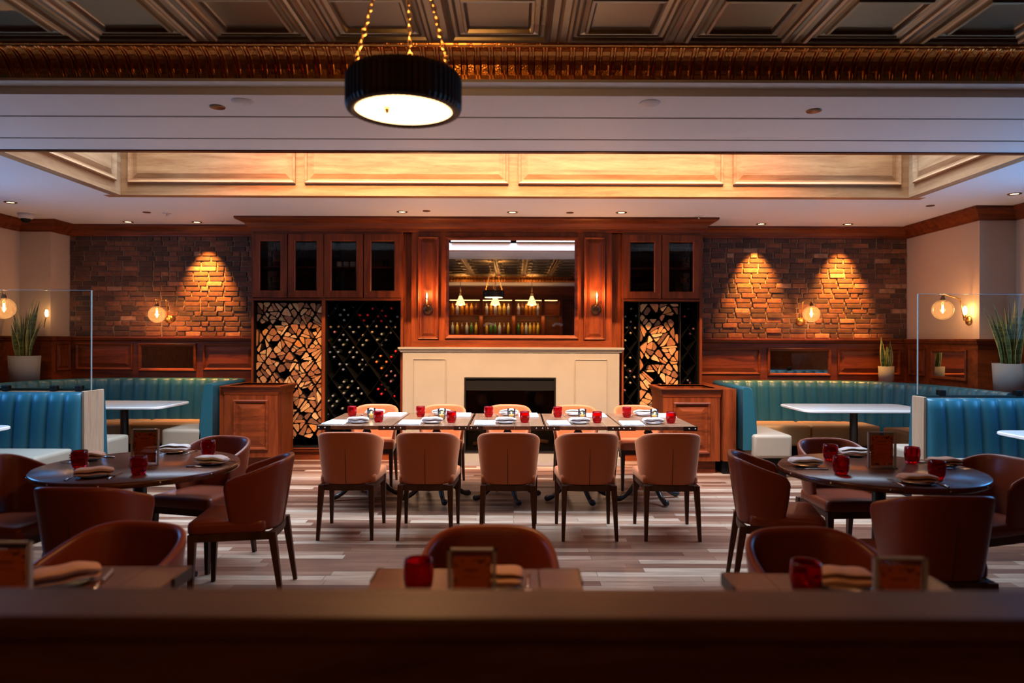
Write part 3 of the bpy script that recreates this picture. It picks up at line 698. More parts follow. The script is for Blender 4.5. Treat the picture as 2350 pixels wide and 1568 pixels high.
BL = '652,630,g 592,620,d 710,613,d 840,622,r 900,636,r 962,619,r 550,672,g 626,664,b 680,665,g 753,665,r 806,665,r 875,671,r 925,671,r 1003,676,g 653,698,g 780,701,r 845,706,d 898,703,r 957,706,t 565,743,t 617,740,t 690,743,g 749,743,g 806,740,t 864,739,t 931,744,t 987,744,t 590,777,p 713,777,g 836,777,t 957,780,t 648,795,b 777,798,t 899,791,g 622,828,b 673,828,b 751,830,d 799,831,t 870,828,g 926,828,g 547,833,r 648,860,g 775,862,g 897,861,g 586,876,b 714,878,g 561,908,b 613,908,b 690,910,g 737,910,g 587,940,b 713,942,g 839,942,g 892,934,o 962,940,r 991,903,r 775,958,g 866,972,o 931,972,o 753,991,g 800,991,g 899,1014,o 775,1023,g 625,988,b 668,990,b 648,1022,b 961,1035,p 931,1063,p 988,1063,p 960,1100,p 652,1103,g 706,1100,g 624,1140,g 678,1140,t 652,1177,g 747,1145,g 769,1180,g 541,1158,g 902,1119,r 877,1151,r 926,1153,r 899,1183,r 983,1197,r 580,1195,g 551,1228,g 606,1232,g 578,1262,g 704,1195,g 678,1230,g 731,1228,g 643,1278,g 545,1315,g'
def zone(x, y, x0, x1, y0, y1):
    a = ('far left', 'left', 'middle', 'right', 'far right')[min(4, int((x - x0) / (x1 - x0) * 5))]; b_ = ('top', 'upper', 'middle', 'lower', 'bottom')[min(4, int((y - y0) / (y1 - y0) * 5))]
    return b_ + ' ' + a
for s_ in BL.split():
    x, y, k = s_.split(','); x = 560 + float(x) / 2.85; y = 490 + float(y) / 2.85; X, Z = Uc(x), Vc(y, x)
    BP[k].put((X * 8.76 / YC, 8.76, EYE + (Z - EYE) * 8.76 / YC), label='%s-capped wine bottle in the left rack, %s' % (KN[k], zone(x, y, 746, 921, 690, 960)), group='wine bottles in the left rack')
for s_ in '125,562,t 90,608,g 155,605,g 123,640,t 100,673,g 148,675,t 122,706,t 90,750,t 120,852,t 90,900,t 120,932,p 97,968,g 145,967,t 121,1000,t 88,1045,p 462,562,d 440,608,r 492,680,p 475,710,p 460,985,g 475,1000,p'.split():
    x, y, k = s_.split(','); x = 1400 + float(x) / 2.57; y = 490 + float(y) / 2.57; X, Z = Uc(x), Vc(y, x)
    BP[k].put((X * 8.76 / YC, 8.76, EYE + (Z - EYE) * 8.76 / YC), label='%s-capped wine bottle %s of the right log rack, %s' % (KN[k], 'left' if x < 1500 else 'right', zone(x, y, *((1426, 1468) if x < 1500 else (1563, 1603)), 700, 900)), group='wine bottles beside the right logs')
# glassware in the upper cabinets
GL = thing('tumbler', '', 'glass'); mb = MB(); mb.lathe([(0, .003), (.03, .003), (.036, .09), (.038, .09), (.032, 0), (0, 0)], 'clear', 16); mb.build('glass_body', GL); GLp = Proto(GL)
mb = MB(); mb.lathe([(0, 0), (.03, 0), (.036, .03), (.036, .07), (.03, .075), (.03, .07), (.0, .02)], 'ceramic', 16); cup = mb.build('ceramic_cup'); cup['category'] = 'cup'; cpp = Proto(cup)
for i in range(4):
    cpp.put((Uc(770 + 16 * i), 8.82, ZS + .004), label='pale cup on the cabinet shelf behind the third glass door, %s' % ('first', 'second', 'third', 'fourth')[i] + ' from the left', group='cups on the cabinet shelf')
    GLp.put((Uc(768 + 16 * i), 8.82, ZD0 + .001), label='clear tumbler on the cabinet floor behind the third glass door, %s from the left' % ('first', 'second', 'third', 'fourth')[i], group='tumblers in the third door')
    GLp.put((Uc(768 + 16 * i), 8.95, ZD0 + .001), label='clear tumbler in the back row behind the third glass door, %s from the left' % ('first', 'second', 'third', 'fourth')[i], group='tumblers in the third door')
for x, z_, w_ in ((868, ZD0, 'left on the cabinet floor'), (884, ZD0, 'right on the cabinet floor'), (878, ZS + .003, 'alone on the shelf')):
    GLp.put((Uc(x), 8.84, z_ + .001), label='clear tumbler behind the fourth glass door, ' + w_, group='tumblers in the fourth door')
t = thing('spice_jar', 'small jar behind the left glass door of the right cabinet', 'jar', (Uc(1454), 8.80, ZD0 + .001)); mb = MB(); mb.lathe([(0, 0), (.038, 0), (.04, .06), (.03, .07), (0, .07)], 'tan', 16); mb.build('body', t); mb = MB(); mb.lathe([(.03, .07), (.03, .09), (0, .09)], 'black', 14); mb.build('lid', t)

# ------------------------------------------------------------------ overmantel panelling and big mirror
mb = MB(); mb.box(Uc(925.5), Uc(1426.5), YC + .06, YC + .1, 1.38, 2.83, 'wood_v')
mb.box(Uc(944), Uc(1404), YC, YC + .06, 1.38, 2.83, 'wood_v'); mb.box(Uc(926), Uc(1426), YC + .1, 9.2, 1.38, 2.84, 'wood_v')
mb.box(Uc(944), Uc(1404), YC - .012, YC, Vc(797), Vc(781), 'wood_h')
for a, b_ in ((959, 1007), (1339, 1388)): mb.rings(Uc(a), Uc(b_), Vc(779), Vc(544), [(p_[0] * .85, p_[1] * 1.5) for p_ in RAISED], 'wood_v', T)
struct(mb.build('trim_13'))
t = thing('overmantel_mirror', 'large wood-framed mirror above the fireplace reflecting the bar', 'mirror')
mb = MB(); mb.rings(Uc(1021), Uc(1327), Vc(778), Vc(543), [(0, 0), (0, .02), (.012, .032), (.03, .026), (.05, .012)], 'wood_h', T, fill=False); mb.build('frame', t)
mb = MB(); a, b_, c, d = Uc(1029), Uc(1320), Vc(772), Vc(550); mb.faces([(a, YC - .012, c), (b_, YC - .012, c), (b_, YC - .012, d), (a, YC - .012, d)], [(0, 1, 2, 3)], 'mirror'); mb.build('mirror_glass', t)
# sconces on the overmantel
SC = thing('candle_sconce', '', 'wall lamp')
mb = MB(); mb.lathe([(0, .03), (.03, .028), (.06, .018), (.066, 0), (0, 0)], 'bronze', 28, T=Matrix.Rotation(pi / 2, 4, 'X')); mb.build('backplate', SC)
mb = MB(); mb.tube([(0, -.02, 0), (0, -.07, -.012), (0, -.1, .01), (0, -.1, .045)], .007, 'bronze'); mb.lathe([(.0, .04), (.022, .042), (.02, .055), (.017, .06), (.017, .115), (.0, .115)], 'bronze', 16, loc=(0, -.1, 0)); mb.build('candle_arm', SC)
mb = MB(); mb.lathe([(.012, .112), (.021, .14), (.022, .165), (.016, .195), (.007, .215), (0, .22)], 'bulb_glass', 16, loc=(0, -.1, 0)); bl = mb.build('bulb', SC)
mb = MB(); mb.lathe([(0, .125), (.007, .135), (.009, .16), (.006, .185), (0, .195)], 'filament', 10, loc=(0, -.1, 0)); mb.build('filament', bl)
SCp = Proto(SC)
for x, wh in ((982, 'left'), (1367, 'right')):
    X = Uc(x); SCp.put((X, YC - .014, Vc(710, x)), label='bronze candle-bulb sconce on the panel %s of the big mirror' % wh, group='candle sconces beside the mirror')
    lamp('sconce_glow', 'POINT', (X, YC - .145, Vc(677, x)), 20, (1, .42, .12), shadow_soft_size=.02)

# ------------------------------------------------------------------ fireplace
fp = thing('fireplace', 'cream limestone fireplace surround with mantel shelf and black firebox', 'fireplace')
x0, x1 = Uc(927), Uc(1419); zt = Vc(808)
mb = MB(); YF = 8.56
fx0, fx1, fz0, fz1 = Uc(1067), Uc(1275), Vc(1036), Vc(865)
mb.box(x0, fx0, YF, 8.75, 0, zt, 'stone'); mb.box(fx1, x1, YF, 8.75, 0, zt, 'stone'); mb.box(fx0, fx1, YF, 8.75, fz1, zt, 'stone'); mb.box(fx0, fx1, YF, 8.75, 0, fz0, 'stone')
for a, b_ in ((950, 1026), (1317, 1393)): mb.rings(Uc(a), Uc(b_), .12, Vc(823), [(0, .0), (0, .012), (.008, .013), (.016, .003), (.02, .002)], 'stone', wallT(YF))
mb.box(x0 - .02, Uc(960), YF - .03, 8.64, 0, .055, 'stone', bev=.006); mb.box(Uc(1385), x1 + .02, YF - .03, 8.64, 0, .055, 'stone', bev=.006)
mb.build('surround', fp)
mb = MB(); sweep(mb, [(Uc(924), 8.645), (Uc(924), YF), (Uc(1422), YF), (Uc(1422), 8.645)], [(-.05, zt - .002), (.012, zt), (.014, zt + .014), (.024, zt + .018), (.026, zt + .032), (.038, zt + .036), (.040, zt + .06), (-.05, zt + .062)], 'stone', left=False)
mb.box(Uc(923), Uc(1423), YF - .036, YC - .004, zt + .045, zt + .061, 'stone'); mb.build('mantel_shelf', fp)
mb = MB(); mb.rings(fx0, fx1, fz0, fz1, [(0, .0), (0, .008), (.02, .008), (.02, -.02)], 'black', wallT(YF), fill=False); mb.box(fx0 + .02, fx1 - .02, YF + .01, YF + .03, Vc(895), fz1 - .02, 'black'); mb.build('metal_frame', fp)
mb = MB(); liner(mb, fx0 + .01, fx1 - .01, fz0 + .01, fz1, YF + .02, 8.98, 'black'); mb.build('firebox', fp)
mb = MB(); mb.box(fx0 + .02, fx1 - .02, YF + .028, YF + .032, fz0 + .02, Vc(895), 'cab_glass'); mb.build('glass_front', fp)
mb = MB()
for k in range(5):
    a = random.uniform(-.5, .5); x = (fx0 + fx1) / 2 + (k - 2) * .16; mb.tube([(x - .16 * cos(a), 8.8 + .06 * sin(a), fz0 + .06 + .02 * k % 3), (x + .16 * cos(a), 8.8 - .06 * sin(a), fz0 + .09)], .032, 'bark', 8)
mb.build('ceramic_logs', fp)
mb = MB(); mb.box(Uc(925), Uc(1421), 8.28, YF - .0, 0, .006, 'hearth'); o = mb.build('hearth_slab'); tag(o, 'dark grey stone hearth slab in the floor before the fireplace', 'hearth')

# ------------------------------------------------------------------ wooden planter dividers at the booth ends
def divider(x0, x1, y0, y1, label, strip=None):
    t = thing('planter_divider', label, 'divider'); z0, z1 = .14, .96
    mb = MB(); mb.box(x0 + .04, x1 - .04, y0 + .05, y1 - .02, 0, z0, 'wood_h')
    mb.box(x0, x1, y0, y0 + .03, z0, z1 - .02, 'wood_v'); mb.box(x0, x1, y1 - .03, y1, z0, z1 - .02, 'wood_v'); mb.box(x0, x0 + .03, y0 + .03, y1 - .03, z0, z1 - .02, 'wood_v'); mb.box(x1 - .03, x1, y0 + .03, y1 - .03, z0, z1 - .02, 'wood_v')
    mb.box(x0 + .03, x1 - .03, y0 + .03, y1 - .03, z0, .82, 'recess'); mb.build('body', t)
    mb = MB(); sweep(mb, [(x0, y0), (x1, y0), (x1, y1), (x0, y1)], [(-.028, z1 - .1), (.004, z1 - .1), (.008, z1 - .07), (.03, z1 - .02), (.04, z1 - .012), (.04, z1), (-.028, z1), ], 'wood_h', left=False, closed=True); mb.build('top_rim', t)
    w_ = x1 - x0; mb = MB(); mb.rings(x0 + .11 * w_ / .62, x1 - .11 * w_ / .62, .225, .80, [(p_[0] * 1.1, p_[1] * 1.1) for p_ in RAISED], 'wood_h', wallT(y0)); mb.build('raised_panel', t)
    if strip:
        mb = MB(); mb.box(strip[0], strip[1], strip[2], 9.16, z0 + .01, z1 - .004, 'wood_v'); mb.box(strip[0] + .01, strip[1] - .01, strip[2] + .05, 9.1, 0, z0 + .01, 'black'); mb.build('side_wall', t)
    return t
divider(-3.325, -2.71, 8.0, 8.56, 'walnut planter box divider with raised panel, left of the log rack', (-3.388, -3.33, 8.02))
divider(1.68, 2.32, 7.84, 8.5, 'walnut planter box divider with raised panel, right of the fireplace', (2.338, 2.48, 7.78))

# ================================================================== BOOTHS
def chaikin(P, n_=2):
    for _ in range(n_):
        Q = [P[0]]
        for a, b_ in zip(P, P[1:]): Q += [(a[0] * .75 + b_[0] * .25, a[1] * .75 + b_[1] * .25), (a[0] * .25 + b_[0] * .75, a[1] * .25 + b_[1] * .75)]
        P = Q + [P[-1]]
    return P
def channel_back(name, path, z0, z1, pitch, left, parent, mat_='teal', thick=.07, bulge=.032, smooth=2):
    P = [Vector(p_) for p_ in (chaikin(path, smooth) if smooth else path)]
    L_ = [0]
    for a, b_ in zip(P, P[1:]): L_.append(L_[-1] + (b_ - a).length)
    n_ch = max(1, round(L_[-1] / pitch)); per = 8; rows = []
    def at(s_):
        for i in range(len(P) - 1):
            if s_ <= L_[i + 1] + 1e-9:
                t = (s_ - L_[i]) / max(1e-9, L_[i + 1] - L_[i]); return P[i].lerp(P[i + 1], t), (P[i + 1] - P[i]).normalized()
        return P[-1], (P[-1] - P[-2]).normalized()
    for i in range(n_ch * per + 1):
        s_ = L_[-1] * i / (n_ch * per); p_, _ = at(s_)
        _, t1 = at(max(0, s_ - .06)); _, t2 = at(min(L_[-1], s_ + .06)); t_ = (t1 + t2).normalized()
        n_ = Vector((-t_.y, t_.x)) * (1 if left else -1)
        u = (i % per) / per; b_ = bulge * (1 - abs(2 * u - 1) ** 2.6)
        H = z1 - z0
        cs = [(.075, z0), (.082 + b_ * .5, z0 + .02), (.078 + b_, z0 + .08 * H + .03), (.07 + b_, z0 + .3 * H), (.055 + b_, z0 + .6 * H), (.035 + b_, z0 + .86 * H), (.02 + b_ * .9, z1 - .025), (.0 + b_ * .5, z1 - .004 + b_ * .1), (-.03, z1 + .002), (-thick, z1 - .004), (-thick, z1 - .03), (-thick, z0)]
        rows.append([(p_.x + n_.x * d, p_.y + n_.y * d, z) for d, z in cs])
    mb = MB(); G = mb.grid(rows, mat_, closed_v=True); mb.endcap(G[0][::-1], mat_); mb.endcap(G[-1], mat_); return mb.build(name, parent)
def cushion(name, x0, x1, y0, y1, z0, z1, m, parent, bev=.035):
    mb = MB(); mb.box(x0, x1, y0, y1, z0, z1, m, bev=bev, seg=3); return mb.build(name, parent)
def plinth(parent, *bs):
    mb = MB()
    for b_ in bs: mb.box(*b_, 'black')
    mb.build('plinth', parent)

# left green booth
bl = thing('booth_bench', 'dark green channel-tufted corner booth under the left brick wall', 'booth', group='tufted booths')
channel_back('backrest', [(-3.47, 7.86), (-3.47, 8.86), (-3.57, 9.02), (-4.9, 9.02), (-5.35, 8.92), (-5.66, 8.6), (-5.80, 8.1), (-5.82, 7.3)], .30, .99, .155, True, bl)
cushion('seat_cushion', -3.98, -3.50, 7.86, 8.42, .22, .475, 'cream', bl); cushion('seat_cushion', -4.62, -3.50, 8.43, 8.96, .22, .47, 'tan', bl); cushion('seat_cushion', -5.55, -4.63, 8.43, 8.96, .22, .47, 'tan', bl)
plinth(bl, (-3.9, -3.52, 7.92, 8.42, 0, .22), (-5.4, -3.52, 8.5, 8.94, 0, .22))
# right green booth
br_ = thing('booth_bench', 'green channel-tufted corner booth under the right brick wall, turning blue at its right end', 'booth', group='tufted booths')
channel_back('backrest', [(2.575, 7.62), (2.575, 8.86), (2.68, 9.02), (4.1, 9.02), (4.5, 8.91), (4.78, 8.56), (4.92, 8.12), (4.97, 7.5), (4.95, 6.98)], .30, .985, .155, False, br_)
cushion('seat_cushion', 2.60, 3.02, 7.55, 8.42, .22, .475, 'cream', br_); cushion('seat_cushion', 2.60, 3.60, 8.43, 8.96, .22, .47, 'tan', br_); cushion('seat_cushion', 3.61, 4.44, 8.43, 8.96, .22, .47, 'tan', br_); cushion('seat_cushion', 4.42, 4.84, 7.3, 8.36, .22, .47, 'tan', br_)
plinth(br_, (2.64, 2.98, 7.62, 8.42, 0, .22), (2.64, 4.4, 8.5, 8.94, 0, .22), (4.47, 4.8, 7.4, 8.3, 0, .22))
# blue booths back to back
def front_booth(sgn, xe, yf, yr, x_out, label, label2, cap):
    xs = sorted((xe, x_out))
    t = thing('booth_bench', label, 'booth', group='tufted booths')
    P_ = [(xe, yf), (x_out, yf)]
    channel_back('backrest', P_, .30, .985, .158, sgn < 0, t, smooth=0, thick=.02, bulge=.036)
    a, b_ = sorted((xe + sgn * .03, x_out)); cushion('seat_cushion', a, b_, yf - .62, yf - .09, .22, .465, 'cream', t); plinth(t, (a + .05, b_ - .05, yf - .5, yf - .09, 0, .22)); 
    t2 = thing('booth_bench', label2, 'booth', group='tufted booths'); e2 = xe - sgn * .0
    channel_back('backrest', [(e2, yr), (x_out, yr)], .30, .998, .158, sgn > 0, t2, smooth=0, thick=.02, bulge=.036)
    a, b_ = sorted((e2 + sgn * .02, (4.36 if sgn > 0 else -5.4))); cushion('seat_cushion', a, b_, yr + .1, yr + .52, .22, .47, 'cream', t2); plinth(t2, (a + .05, b_ - .05, yr + .1, yr + .45, 0, .22))
    p_ = thing('booth_partition', cap, 'partition'); mb = MB(); c0, c1 = sorted((xe - sgn * .002, xe - sgn * .03)); 
    mb.box(c0, c1, yf - .02, yr - .035, .02, .995, 'pale_v', bev=.004); mb.build('end_post', p_)
    mb = MB(); c0, c1 = sorted((xe + sgn * .002, x_out)); mb.box(c0, c1, yf + .024, yr - .03, .02, .975, 'pale_v'); mb.build('core', p_)
    return p_
def glass_screen(x0, x1, Y, z0, z1, clamps, label):
    t = thing('glass_screen', label, 'screen'); mb = MB(); mb.box(x0, x1, Y - .005, Y + .005, z0, z1, 'pane'); mb.build('glass_pane', t)
    mb = MB(); xe = x1 if x0 < 0 else x0; mb.box(xe - .004, xe + .004, Y - .0055, Y + .0055, z0, z1, 'pane_edge'); mb.box(x0, x1, Y - .0055, Y + .0055, z1 - .002, z1 + .001, 'pane_edge'); mb.build('polished_edge', t)
    for x in clamps:
        mb = MB(); mb.box(x - .033, x + .033, Y - .03, Y + .03, z0 - .012, z0 + .045, 'black', bev=.01); mb.build('clamp', t)
front_booth(-1, -4.12, 6.66, 6.99, -6.28, 'blue channel-tufted bench at far left facing the camera', 'cream-seated bench backing on to the blue left bench', 'pale oak end post between the two left benches')
front_booth(1, 3.72, 6.30, 6.50, 5.6, 'blue channel-tufted bench at far right facing the camera', 'blue bench end peeking out left of the right oak end post', 'pale oak end post between the two right benches')
glass_screen(-6.2, U(210, 6.88), 6.88, .99, 1.975, [U(15, 6.88), U(125, 6.88), U(183, 6.88)], 'clear glass screen clamped on top of the left blue booth')
glass_screen(U(2106, 6.5), 5.58, 6.5, 1.002, 1.94, [U(2160, 6.5), U(2336, 6.5)], 'clear glass screen clamped on top of the right blue booth')

# marble tables
def rrect(x0, x1, y0, y1, r_, n_=6):
    P = []
    for cx, cy, a in ((x1 - r_, y1 - r_, 0), (x0 + r_, y1 - r_, 90), (x0 + r_, y0 + r_, 180), (x1 - r_, y0 + r_, 270)):
        for k in range(n_ + 1):
            t = radians(a + 90 * k / n_); P.append((cx + r_ * cos(t), cy + r_ * sin(t)))
    return P
def top_slab(mb, P, z0, z1, m, e=.006):
    c = cen(P); sh = lambda k: [(c[0] + (p_[0] - c[0]) * k, c[1] + (p_[1] - c[1]) * k) for p_ in P]
    k = 1 - e / .4; rows = [[(x, y, z0) for x, y in sh(k)], [(x, y, z0 + e) for x, y in P], [(x, y, z1 - e) for x, y in P], [(x, y, z1) for x, y in sh(k)]]
    G = mb.grid(rows, m, smooth=False, closed_v=True); mb.endcap(G[0][::-1], m); mb.endcap(G[-1], m)
def marble_table(cx, cy, w_, d, label):
    t = thing('marble_table', label, 'table', (cx, cy, 0), group='marble booth tables')
    mb = MB(); top_slab(mb, rrect(-w_ / 2, w_ / 2, -d / 2, d / 2, .12), .722, .75, 'marble'); mb.build('tabletop', t)
    mb = MB(); mb.lathe([(.05, .02), (.045, .06), (.042, .7), (.10, .712), (.10, .722), (0, .722)], 'iron', 20); mb.build('pedestal', t)
    mb = MB(); mb.lathe([(0, 0), (.24, 0), (.24, .012), (.06, .028), (0, .03)], 'iron', 28); mb.build('base_plate', t); return t
marble_table(-4.48, 8.02, 1.20, .80, 'white marble table in front of the left green booth')
marble_table(3.85, 7.90, 1.42, .82, 'white marble table in front of the right green booth')
marble_table(-4.88, 5.63, 1.20, .76, 'marble table at the left frame edge before the blue bench')
marble_table(4.64, 5.50, 1.25, .76, 'marble table at the right frame edge before the blue bench')

# ================================================================== CHAIRS
def chair_proto(mat_):
    t = thing('dining_chair', '', 'chair')
    def outer(tt, v):
        """tt -1..1 round the shell, v 0..1 up"""
        a = tt * radians(98); sx = math.copysign(abs(sin(a)) ** .66, a) if a else 0
        W = .205 + .042 * v ** .8; R_ = .225 + .062 * v; tip = .0 - .035 * v
        cy = math.copysign(abs(cos(a)) ** .6, cos(a)); y = tip + (R_ - tip) * max(cy, -.12)
        zt = .808 - .112 * abs(tt) ** 2.6; z = .405 + (zt - .405) * v
        return Vector((W * sx, y, z))
    def inner(tt, v):
        p_ = outer(tt, v); q = Vector((p_.x, p_.y - .04, 0)); th = .042 - .012 * v
        c = Vector((0, .03, 0)); d = Vector((p_.x - c.x, p_.y - c.y, 0)); d.normalize(); return p_ - d * th
    rows = []; n_ = 20; vs = [0, .04, .2, .4, .6, .8, .93, .985]
    for i in range(n_ + 1):
        tt = -1 + 2 * i / n_
        o_ = [outer(tt, v) for v in vs]; i_ = [inner(tt, v) for v in vs]
        top = (outer(tt, 1) + inner(tt, 1)) / 2 + Vector((0, 0, .006))
        rows.append([tuple(p_) for p_ in o_ + [top] + i_[::-1]])
    mb = MB(); G = mb.grid(rows, mat_, closed_v=True); mb.endcap(G[0][::-1], mat_); mb.endcap(G[-1], mat_); bk = mb.build('backrest', t, sub=1)
    mb = MB(); mb.tube([outer(0, v) + Vector((0, .001, 0)) for v in (.02, .2, .4, .55, .7)], [.0022, .0022, .0022, .0018, .0008], 'seam', 5); mb.build('back_seam', bk)
    # seat: trapezoid cushion
    mb = MB(); P = []
    for x, y in ((-.232, -.245), (.232, -.245), (.205, .17), (-.205, .17)): P.append((x, y))
    lv = [(.405, .97), (.415, 1.0), (.45, 1.0), (.468, .985), (.476, .93), (.480, .6)]; rows = []
    Pd = []
    for i in range(4):
        a, b_ = P[i], P[(i + 1) % 4]
        for k in (0.04, .1, .3, .5, .7, .9, .96): Pd.append((a[0] + (b_[0] - a[0]) * k, a[1] + (b_[1] - a[1]) * k))
    for z, s_ in lv: rows.append([(x * s_, (y + .035) * s_ - .035, z) for x, y in Pd])
    G = mb.grid(rows, mat_, closed_v=True); mb.endcap(G[0][::-1], mat_); mb.endcap(G[-1], mat_); mb.build('seat', t)
    mb = MB(); mb.box(-.222, .222, -.238, -.215, .362, .406, 'leg')
    for i in range(-4, 4):
        x0, x1 = .2 * i / 4, .2 * (i + 1) / 4; f = lambda x: .205 + .022 * (1 - (x / .2) ** 2)
        mb.faces([(x0, f(x0), .362), (x1, f(x1), .362), (x1, f(x1), .406), (x0, f(x0), .406), (x0, f(x0) - .022, .362), (x1, f(x1) - .022, .362), (x1, f(x1) - .022, .406), (x0, f(x0) - .022, .406)], [(0, 1, 2, 3), (4, 7, 6, 5), (0, 4, 5, 1), (3, 2, 6, 7)], 'leg')
    for s_ in (-1, 1):
        x0, x1 = sorted((s_ * .222, s_ * .2)); mb.faces([(s_ * .222, -.238, .362), (s_ * .200, .2, .362), (s_ * .200, .2, .406), (s_ * .222, -.238, .406), (s_ * .200, -.238, .362), (s_ * .180, .2, .362), (s_ * .180, .2, .406), (s_ * .200, -.238, .406)], [(0, 1, 2, 3), (4, 7, 6, 5), (0, 4, 5, 1), (3, 2, 6, 7)], 'leg')
    mb.build('seat_frame', t)
    for sx in (-1, 1):
        for y0, y1, xt, xb in ((-.222, -.232, .207, .212), (.205, .262, .186, .200)):
            mb = MB(); a, b_ = .021, .0115; vs = []
            for z, hx, cx, cy in ((.404, a, sx * xt, y0), (0, b_, sx * xb, y1)): vs += [(cx - hx, cy - hx, z), (cx + hx, cy - hx, z), (cx + hx, cy + hx, z), (cx - hx, cy + hx, z)]
            mb.faces(vs, [(0, 3, 2, 1), (4, 5, 6, 7), (0, 1, 5, 4), (1, 2, 6, 5), (2, 3, 7, 6), (3, 0, 4, 7)], 'leg'); mb.build('leg', t)
    return Proto(t)
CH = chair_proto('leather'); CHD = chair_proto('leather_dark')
def face(dx, dy): return math.atan2(dy, dx) + pi / 2
G1 = 'chairs on the near side of the banquet table'; G2 = 'chairs on the fireplace side of the banquet table'; ORD = ['leftmost', 'second from left', 'middle', 'second from right', 'rightmost']
for i, (X, r_) in enumerate(((-1.265, 1.5), (-.665, 0), (-.04, -1), (.565, 1), (1.195, -1.5))):
    CH.put((X, 5.46, 0), pi + radians(r_), '%s tan chair on the near side of the long table, seen from behind' % ORD[i], G1)
for i, (X, r_) in enumerate(((-1.44, 2), (-.74, -2), (-.055, 0), (.635, 1), (1.28, 3))):
    CH.put((X, 7.17, 0), radians(r_), '%s tan leather chair on the fireplace side of the long table' % ORD[i], G2)
GR = 'red-brown leather chairs round the left round table'; GR2 = 'red-brown leather chairs round the right round table'; G3 = 'red-brown leather chairs at the small front tables'
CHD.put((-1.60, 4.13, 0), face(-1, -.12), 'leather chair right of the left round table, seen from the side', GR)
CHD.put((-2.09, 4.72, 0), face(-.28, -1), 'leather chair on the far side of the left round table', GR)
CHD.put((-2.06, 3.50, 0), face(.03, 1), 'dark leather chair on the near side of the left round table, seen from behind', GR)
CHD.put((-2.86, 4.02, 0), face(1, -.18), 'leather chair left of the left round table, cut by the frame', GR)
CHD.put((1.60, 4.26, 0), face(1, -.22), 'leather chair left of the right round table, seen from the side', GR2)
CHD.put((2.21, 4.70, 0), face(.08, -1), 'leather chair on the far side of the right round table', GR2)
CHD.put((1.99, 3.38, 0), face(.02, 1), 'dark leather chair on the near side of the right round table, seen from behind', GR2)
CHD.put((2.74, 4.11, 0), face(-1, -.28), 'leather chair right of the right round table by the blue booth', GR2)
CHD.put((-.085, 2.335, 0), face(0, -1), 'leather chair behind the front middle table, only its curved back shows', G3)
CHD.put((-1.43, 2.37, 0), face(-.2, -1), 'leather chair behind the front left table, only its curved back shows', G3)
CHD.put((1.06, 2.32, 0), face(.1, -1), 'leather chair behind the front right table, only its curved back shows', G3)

# ================================================================== TABLES
def iron_base(t, r_=.29, h_=.715):
    mb = MB(); mb.lathe([(0, .10), (.05, .10), (.062, .15), (.058, .19), (.040, .215), (.044, .235), (.036, .25), (.038, .30), (.050, .34), (.046, .40), (.034, .43), (.040, .445), (.032, .46), (.030, .60), (.042, .63), (.03, .65), (.03, h_ - .03), (.10, h_ - .012), (.10, h_), (0, h_)], 'iron', 20); mb.build('pedestal', t)
    for k in range(4):
        a = radians(20 + 90 * k); d = Vector((cos(a), sin(a), 0)); P = []; R_ = []
        for u, z, rr in ((.03, .175, .030), (.07, .19, .034), (.12, .168, .03), (.17, .12, .026), (.22, .07, .022), (.26, .045, .022), (.29, .036, .027), (.315, .034, .03), (.335, .03, .018)): P.append(tuple(d * (u * r_ / .29) + Vector((0, 0, z)))); R_.append(rr)
        mb = MB(); mb.tube(P, R_, 'iron', 8); q = d * (.12 * r_ / .29); mb.lathe([(0, -.02), (.02, -.012), (.026, 0), (.02, .012), (0, .02)], 'iron', 10, loc=(q.x, q.y, .2)); mb.build('foot', t)
def plank_top(mb, w_, d, z0, z1, m, n_=5):
    for k in range(n_):
        a = -w_ / 2 + w_ * k / n_; mb.box(a + .0006, a + w_ / n_ - .0006, -d / 2, d / 2, z0, z1, m, bev=.0015, seg=1)
def sq_table(w_, d, m, brackets=True):
    t = thing('dining_table', '', 'table'); mb = MB(); plank_top(mb, w_ - .008, d - .008, .716, .75, m); mb.build('tabletop', t)
    if brackets:
        for sx in (-1, 1):
            for sy in (-1, 1):
                mb = MB(); x0, x1 = sorted((sx * w_ / 2, sx * (w_ / 2 - .12))); y0, y1 = sorted((sy * (d / 2 - .004), sy * (d / 2 + .002))); mb.box(x0, x1, y0, y1, .712, .7505, 'steel_edge')
                x0, x1 = sorted((sx * (w_ / 2 - .004), sx * (w_ / 2 + .001))); y0, y1 = sorted((sy * (d / 2), sy * (d / 2 - .12))); mb.box(x0, x1, y0, y1, .712, .7505, 'steel_edge'); br = mb.build('corner_bracket', t)
                mb = MB()
                for dx in (.018, .072): mb.lathe([(0, .004), (.005, .0035), (.0065, 0)], 'rivet', 10, T=Matrix.Translation((sx * (w_ / 2 - dx), sy * (d / 2 + .002), .731)) @ Matrix.Rotation(sy * -pi / 2, 4, 'X'))
                mb.build('rivet', br)
    iron_base(t); return Proto(t)
BT = sq_table(.655, 1.03, 'plank'); TX = [-1.388, -.728, -.06, .605, 1.265]
for i, X in enumerate(TX): BT.put((X + (.004 if i == 0 else 0), 6.565 + (.0, .0, .0, .0, .0)[i], 0), radians(0), '%s of the five wooden tables forming the long banquet table' % ORD[i].replace('second from left', 'second from left'), 'banquet tables')
FT = sq_table(.66, .76, 'table_dark', True)
for X, Y, wh in ((-1.39, 1.92, 'left'), (-.115, 1.905, 'middle'), (1.0, 1.87, 'right')): FT.put((X, Y, 0), 0, 'dark wooden square table at the bottom %s, partly behind the half wall' % wh, 'front square tables')
